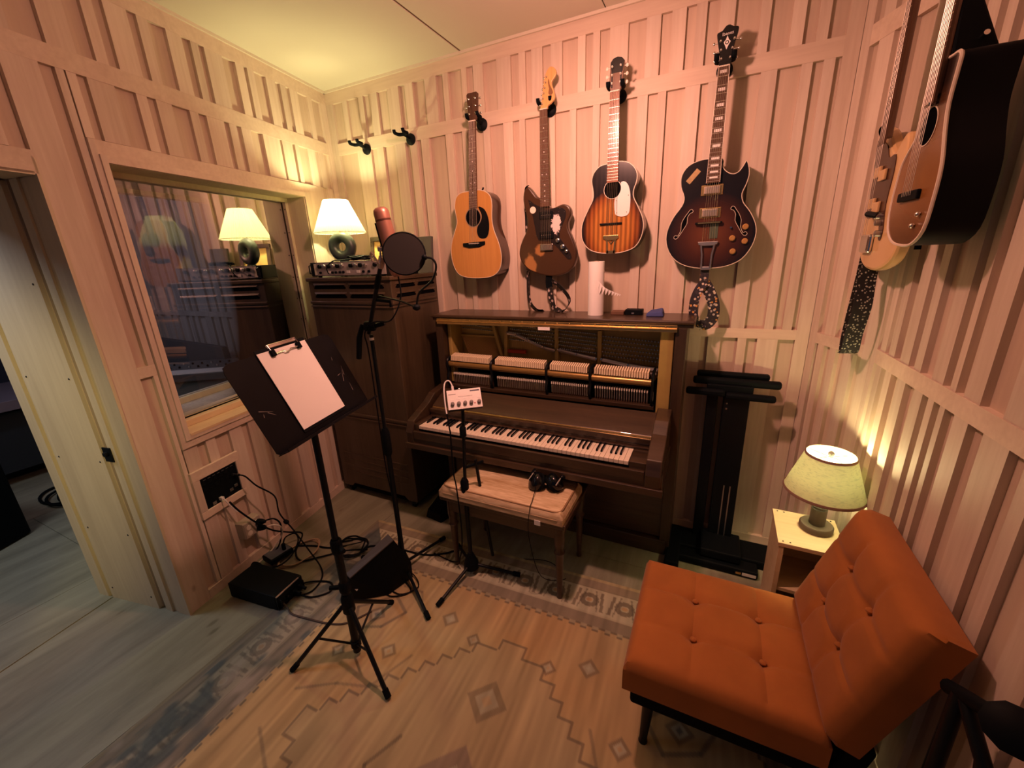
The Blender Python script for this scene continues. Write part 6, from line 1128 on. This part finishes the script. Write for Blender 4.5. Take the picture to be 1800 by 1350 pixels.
tag(cable('signal_cable', [fl_(1.308,0.042,0.583), fl_(1.300,0.075,0.572), fl_(1.27,0.10,0.50), fl_(1.21,0.14,0.40), (0.385,-1.180,0.30), (0.45,-1.165,0.20), (0.56,-1.165,0.08), (0.66,-1.185,0.020), (0.735,-1.240,0.014), (0.765,-1.330,0.014), (0.715,-1.385,0.016), (0.655,-1.375,0.02), (0.69,-1.300,0.018), (0.80,-1.245,0.014), (0.86,-1.290,0.014), (0.80,-1.360,0.014), (0.72,-1.385,0.03)], 0.0045, M_['black']), 'black cable running from the wall panel down to the black box on the floor', 'cable')
MB().tube([fl_(1.20,0.150,0.385), fl_(1.185,0.155,0.36)], 0.011, 8)
tag(MB().ball((0.4147,-1.172,0.245), 0.016, 10, (1.3,0.8,0.9)).build('ferrite_bead', M_['black'], smooth=True), 'black lump clipped on the signal cable under the window', 'cable clip')
tag(cable('network_cable', [fl_(1.416,0.030,0.499), fl_(1.420,0.050,0.490), fl_(1.412,0.055,0.460), fl_(1.385,0.06,0.40)], 0.003, M_['white']), 'short white network cable plugged into the wall panel', 'cable')
tag(cable('power_lead', [fl_(1.40,0.045,0.47), fl_(1.375,0.06,0.40), fl_(1.32,0.09,0.29), fl_(1.25,0.11,0.19), fl_(1.17,0.13,0.12), fl_(1.10,0.16,0.06), (0.42,-1.16,0.03), (0.50,-1.19,0.012), (0.58,-1.12,0.010), (0.68,-1.02,0.010), (0.80,-0.96,0.012)], 0.0052, M_['black']), 'thick black power lead sagging from the wall panel past the outlet', 'cable')
ot = thing('wall_outlet', 'surface-mounted cream outlet box with two black plugs low on the wall', 'outlet', FL @ Vector((1.31, 0.0, 0.25)))
MB(FL).box(1.262,1.375,0.0,0.055,0.205,0.305).build('back_box', mat('putty_plastic', (0.42,0.36,0.27), 0.5), ot, bevel=0.004); MB(FL).box(1.266,1.371,0.055,0.059,0.209,0.301).build('cover_plate', mat('putty_cover', (0.46,0.40,0.31), 0.45), ot, bevel=0.001)
for s_, z_ in ((1.290,0.270),(1.290,0.232),(1.345,0.270),(1.345,0.232)): MB(FL).lathe([(0.015,0),(0.015,0.002)], (s_,0.059,z_), (0,1,0), 16).build('socket_face', M_['cream'], ot)
for s_, z_ in ((1.290,0.268),(1.292,0.230)): MB(FL).lathe([(0.017,0),(0.019,0.010),(0.016,0.030),(0.008,0.048)], (s_,0.061,z_), (-0.3,1,0.0), 14).build('plug', M_['black'], ot, smooth=True)
tag(cable('white_lead', [fl_(1.278,0.11,0.236), fl_(1.255,0.14,0.235), fl_(1.225,0.15,0.20), fl_(1.225,0.14,0.14), fl_(1.27,0.09,0.06), fl_(1.36,0.055,0.02), fl_(1.42,0.05,0.010)], 0.0042, M_['cream']), 'pale lead curling from the outlet plug to the floor by the wall', 'cable')
tag(cable('black_lead', [fl_(1.272,0.105,0.272), fl_(1.24,0.13,0.265), fl_(1.215,0.14,0.21), fl_(1.225,0.13,0.12), fl_(1.25,0.11,0.06), (0.33,-1.27,0.045)], 0.0048, M_['black']), 'black lead from the outlet to the small box on the floor', 'cable')
lp = []
for k in range(60):
    a = 2*PI*k/15; lp.append((0.425+(0.105+0.006*math.sin(k*2.1))*math.cos(a)*0.8+0.006*(k//15), -1.145+(0.125+0.008*math.sin(k*1.3))*math.sin(a), 0.006+0.0045*(k//15)+0.002*math.sin(k)))
tag(cable('coiled_network_cable', lp, 0.0032, mat('tan_cable', (0.46,0.34,0.22), 0.6), None, 3), 'tan network cable coiled on the floor under the outlet', 'cable')
db = thing('direct_box', 'small dark box with a slate-blue top among the coiled cables', 'direct box', (0.345, -1.225, 0.02))
DB = Matrix.Translation((0.352,-1.225,0.021)) @ Matrix.Rotation(-0.10, 4, 'Z')
MB(DB).box(-0.05,0.05,-0.068,0.068,0,0.034).build('case', M_['black'], db, bevel=0.006); MB(DB).box(-0.044,0.040,-0.060,0.062,0.034,0.037).build('lid', mat('slate_blue', (0.10,0.12,0.15), 0.5), db, bevel=0.002)
MB(DB).tube([(0.02,0.03,0.036),(0.02,0.03,0.075)], 0.011, 10).build('jack_plug', M_['black'], db, smooth=True); MB(DB).lathe([(0.010,0),(0.007,0.012)], (-0.01,0.045,0.037), n=12).build('knob', M_['cream'], db, smooth=True)
tag(cable('jack_lead', [DB @ Vector(p) for p in ((0.02,0.03,0.075),(0.03,0.05,0.115),(0.065,0.09,0.125),(0.105,0.075,0.09),(0.11,0.01,0.03),(0.09,-0.06,0.010),(0.02,-0.10,0.008))], 0.0042, M_['black']), 'black jack lead looping out of the small slate-topped box', 'cable')
ab = thing('rack_unit', 'black half-rack electronics box with a strap handle on the floor under the window', 'electronics box', (0.54, -1.42, 0))
AB = Matrix.Translation((0.535,-1.425,0.004)) @ Matrix.Rotation(0.115, 4, 'Z')
MB(AB).box(-0.165,0.165,-0.082,0.082,0,0.088).build('case', M_['black'], ab, bevel=0.005); MB(AB).box(0.165,0.171,-0.080,0.080,0.004,0.085).build('front_panel', M_['black_metal'], ab); MB(AB).box(0.1655,0.1725,-0.080,0.062,0.083,0.0865).build('trim_strip', M_['chrome'], ab)
MB(AB).tube(smooth_curve([(-0.160,0.045,0.062),(-0.175,0.066,0.074),(-0.182,0.088,0.075),(-0.165,0.105,0.055),(-0.140,0.098,0.04)], 4, False), 0.006, 8).build('strap_handle', M_['black_soft'], ab, smooth=True)
for y_, z_, r_ in ((-0.055,0.03,0.012),(-0.02,0.035,0.010),(0.02,0.035,0.013),(0.055,0.038,0.013)): MB(AB).lathe([(r_,0),(r_,0.006),(r_*0.7,0.010)], (0.171,y_,z_), (1,0,0), 14).build('socket', M_['black_metal'], ab, smooth=True)
for y_ in (-0.070, 0.070): MB(AB).tube([(0.171,y_,0.02),(0.188,y_,0.024),(0.188,y_,0.066),(0.171,y_,0.07)], 0.003, 6).build('guard_bar', M_['black_metal'], ab, smooth=True)
for y_ in (0.02, 0.055): MB(AB).tube([(0.178,y_,0.037),(0.215,y_,0.034)], 0.009, 10).build('plug', M_['black'], ab, smooth=True)
for x_ in (-0.14, 0.14):
    for y_ in (-0.06, 0.06): MB(AB).lathe([(0.012,-0.004),(0.012,0.001)], (x_,y_,0), n=10).build('foot', M_['black_soft'], ab)
tag(cable('rug_cable', [AB @ Vector((0.178,-0.055,0.03)), AB @ Vector((0.215,-0.065,0.02)), (0.80,-1.475,0.013), (0.90,-1.462,0.013), (1.02,-1.44,0.013), (1.10,-1.40,0.013), (1.16,-1.30,0.013)], 0.0045, mat('dusty_cable', (0.060,0.040,0.028), 0.7)), 'dusty cable running from the black electronics box across the rug', 'cable')
lp = []
for k in range(40):
    a = 2*PI*k/14+1.2; r_ = 0.075+0.030*(k/40)+0.008*math.sin(k*1.9); lp.append((0.68+r_*1.05*math.cos(a)+0.010*(k//14), -0.985+r_*0.9*math.sin(a), 0.009+0.008*(k//14)))
lp = [(0.36,-1.10,0.008),(0.46,-1.06,0.007),(0.58,-1.03,0.008)]+lp+[(0.80,-0.93,0.016),(0.95,-0.885,0.015),(1.15,-0.865,0.015),(1.27,-0.80,0.015),(1.33,-0.73,0.02)]
tag(cable('floor_cable', lp, 0.0052, M_['black'], None, 4), 'long black cable looped behind the music stand and trailing to the piano', 'cable')
wb_ = thing('monitor_wedge', 'black wedge-shaped box with a white diamond sticker behind the music stand', 'wedge', (1.10, -1.235, 0.008))
WB = Matrix.Translation((1.105,-1.225,0.0095)) @ Matrix.Rotation(0.72, 4, 'Z')
wv = [(1.00,-1.31,0.0095),(1.165,-1.185,0.0095),(1.205,-1.03,0.0095),(1.02,-1.03,0.0095),(0.95,-1.20,0.0095),(1.005,-1.325,0.10),(1.175,-1.165,0.10),(1.222,-1.045,0.13),(1.02,-1.295,0.185),(1.055,-1.305,0.180),(1.150,-1.110,0.325),(1.190,-1.115,0.310)]
wbm = bmesh.new(); [wbm.verts.new(v) for v in wv]; hull = bmesh.ops.convex_hull(wbm, input=wbm.verts); wbm.verts.ensure_lookup_table(); wbm.verts.index_update()
hb = MB().add([tuple(v.co) for v in wbm.verts], [tuple(v.index for v in f.verts) for f in wbm.faces]); wbm.free()
hb.build('cabinet', M_['black'], wb_, bevel=0.006)
MB().hexa([(1.018,-1.298,0.186),(1.058,-1.309,0.181),(1.193,-1.119,0.311),(1.148,-1.108,0.326)], [(1.018,-1.300,0.193),(1.058,-1.311,0.188),(1.193,-1.121,0.318),(1.148,-1.110,0.333)]).build('lit_top_edge', mat('lit_edge_grey_brown', (0.060,0.052,0.045), 0.55), wb_, bevel=0.002)  # light along the black box's top edge, painted as a paler strip
MB().hexa([(1.040,-1.292,0.120),(1.062,-1.272,0.150),(1.075,-1.262,0.118),(1.055,-1.280,0.085)], [(1.043,-1.297,0.120),(1.065,-1.277,0.150),(1.078,-1.267,0.118),(1.058,-1.285,0.085)]).build('diamond_sticker', M_['paper'], wb_)

# ------------------------------------------------------------------ control room seen through the window
kt = thing('keyboard_table', 'dark table under the synthesizer beyond the window', 'table', (-1.7, -0.55, 0))
MB().box(-2.75,-0.75,-0.95,-0.10,0.69,0.73).build('top', mat('dark_green_top', (0.018,0.030,0.028), 0.4), kt, bevel=0.004)
for x_ in (-2.65,-0.85):
    for y_ in (-0.88,-0.17): MB().box(x_-0.03,x_+0.03,y_-0.03,y_+0.03,0,0.69).build('leg', M_['black'], kt)
sy = thing('synthesizer', 'dark synthesizer keyboard with small knobs on a table beyond the window', 'keyboard', (-1.45, -0.5, 0.73))
SM = Matrix.Translation((-1.62,-0.45,0.73)) @ Matrix.Rotation(0.62, 4, 'Z')
MB(SM).box(-0.60,0.52,-0.16,0.20,0.02,0.085).build('case', mat('synth_grey', (0.055,0.058,0.060), 0.45), sy, bevel=0.006); MB(SM).hexa([(-0.60,0.02,0.085),(0.52,0.02,0.085),(0.52,0.20,0.085),(-0.60,0.20,0.085)], [(-0.60,0.02,0.088),(0.52,0.02,0.088),(0.52,0.20,0.13),(-0.60,0.20,0.13)]).build('control_panel', mat('synth_panel', (0.10,0.105,0.11), 0.4), sy)
for sx in (-0.62, 0.52): MB(SM).box(sx,sx+0.02,-0.17,0.21,0.0,0.135).build('end_cheek', mat('grey_brown_cheek', (0.09,0.075,0.06), 0.5), sy, bevel=0.006)
for k in range(36): MB(SM).box(-0.595+0.031*k,-0.566+0.031*k,-0.15,-0.005,0.085,0.094).build('white_key', M_['white'], sy)
for k in range(14):
    for j in range(2): MB(SM).lathe([(0.009,0),(0.007,0.016)], (-0.55+0.078*k,0.06+0.07*j,0.098+0.014*j), n=10).build('knob', M_['black'] if (k+j)%3 else M_['steel'], sy, smooth=True)
sl = thing('sloped_lid', 'grey sloped panel standing behind the synthesizer beyond the window', 'panel', (-2.1, -0.2, 0.73))
MB().hexa([(-2.70,-0.30,0.73),(-1.55,-0.22,0.73),(-1.55,-0.14,0.73),(-2.70,-0.18,0.73)], [(-2.70,-0.24,1.02),(-1.62,-0.19,0.97),(-1.62,-0.14,0.97),(-2.70,-0.18,1.02)]).build('board', mat('slate_panel_grey', (0.09,0.09,0.095), 0.7), sl, bevel=0.004)
# ------------------------------------------------------------------ hall beyond the doorway
hc = thing('equipment_case', 'black equipment case standing in the dark room beyond the doorway', 'case', (-1.75, -1.95, 0))
HC = Matrix.Translation((-1.62,-2.02,0)) @ Matrix.Rotation(0.45, 4, 'Z')
MB(HC).box(-0.45,0.22,-0.20,0.22,0.0,0.72).build('cabinet', M_['black'], hc, bevel=0.02)
for x_ in (-0.43,0.20): MB(HC).box(x_-0.03,x_+0.03,-0.215,-0.19,0.02,0.08).build('corner_guard', M_['black_metal'], hc, bevel=0.004)
hd = thing('hall_desk', 'dark desk with a pale front edge in the unlit room past the doorway', 'desk', (-2.9, -1.6, 0))
MB().box(-3.4,-2.45,-2.2,-1.0,0.66,0.74).build('top', mat('pale_desk_edge', (0.16,0.14,0.17), 0.5), hd, bevel=0.003); MB().box(-2.52,-2.47,-1.9,-1.82,0,0.66).build('leg', M_['black'], hd); MB().box(-2.52,-2.47,-1.15,-1.05,0,0.66).build('leg', M_['black'], hd); MB().box(-3.35,-2.60,-2.15,-1.05,0.12,0.62).build('pedestal', mat('teal_black', (0.010,0.020,0.028), 0.6), hd, bevel=0.004)
lp = []
for k in range(48):
    a = 2*PI*k/16; r_ = 0.20+0.05*math.sin(k*0.7); lp.append((-1.95+r_*1.4*math.cos(a)+0.02*(k//16), -1.30+r_*math.sin(a), 0.010+0.012*(k//16)+0.004*math.sin(k*1.4)))
tag(cable('hall_cable', lp, 0.010, M_['black'], None, 3), 'heap of thick dark cables on the floor of the room past the doorway', 'cable')
struct(MB().box(-4.0,-0.62,-0.99,-0.955,0,0.0).build('trim_1', navy)) if False else None
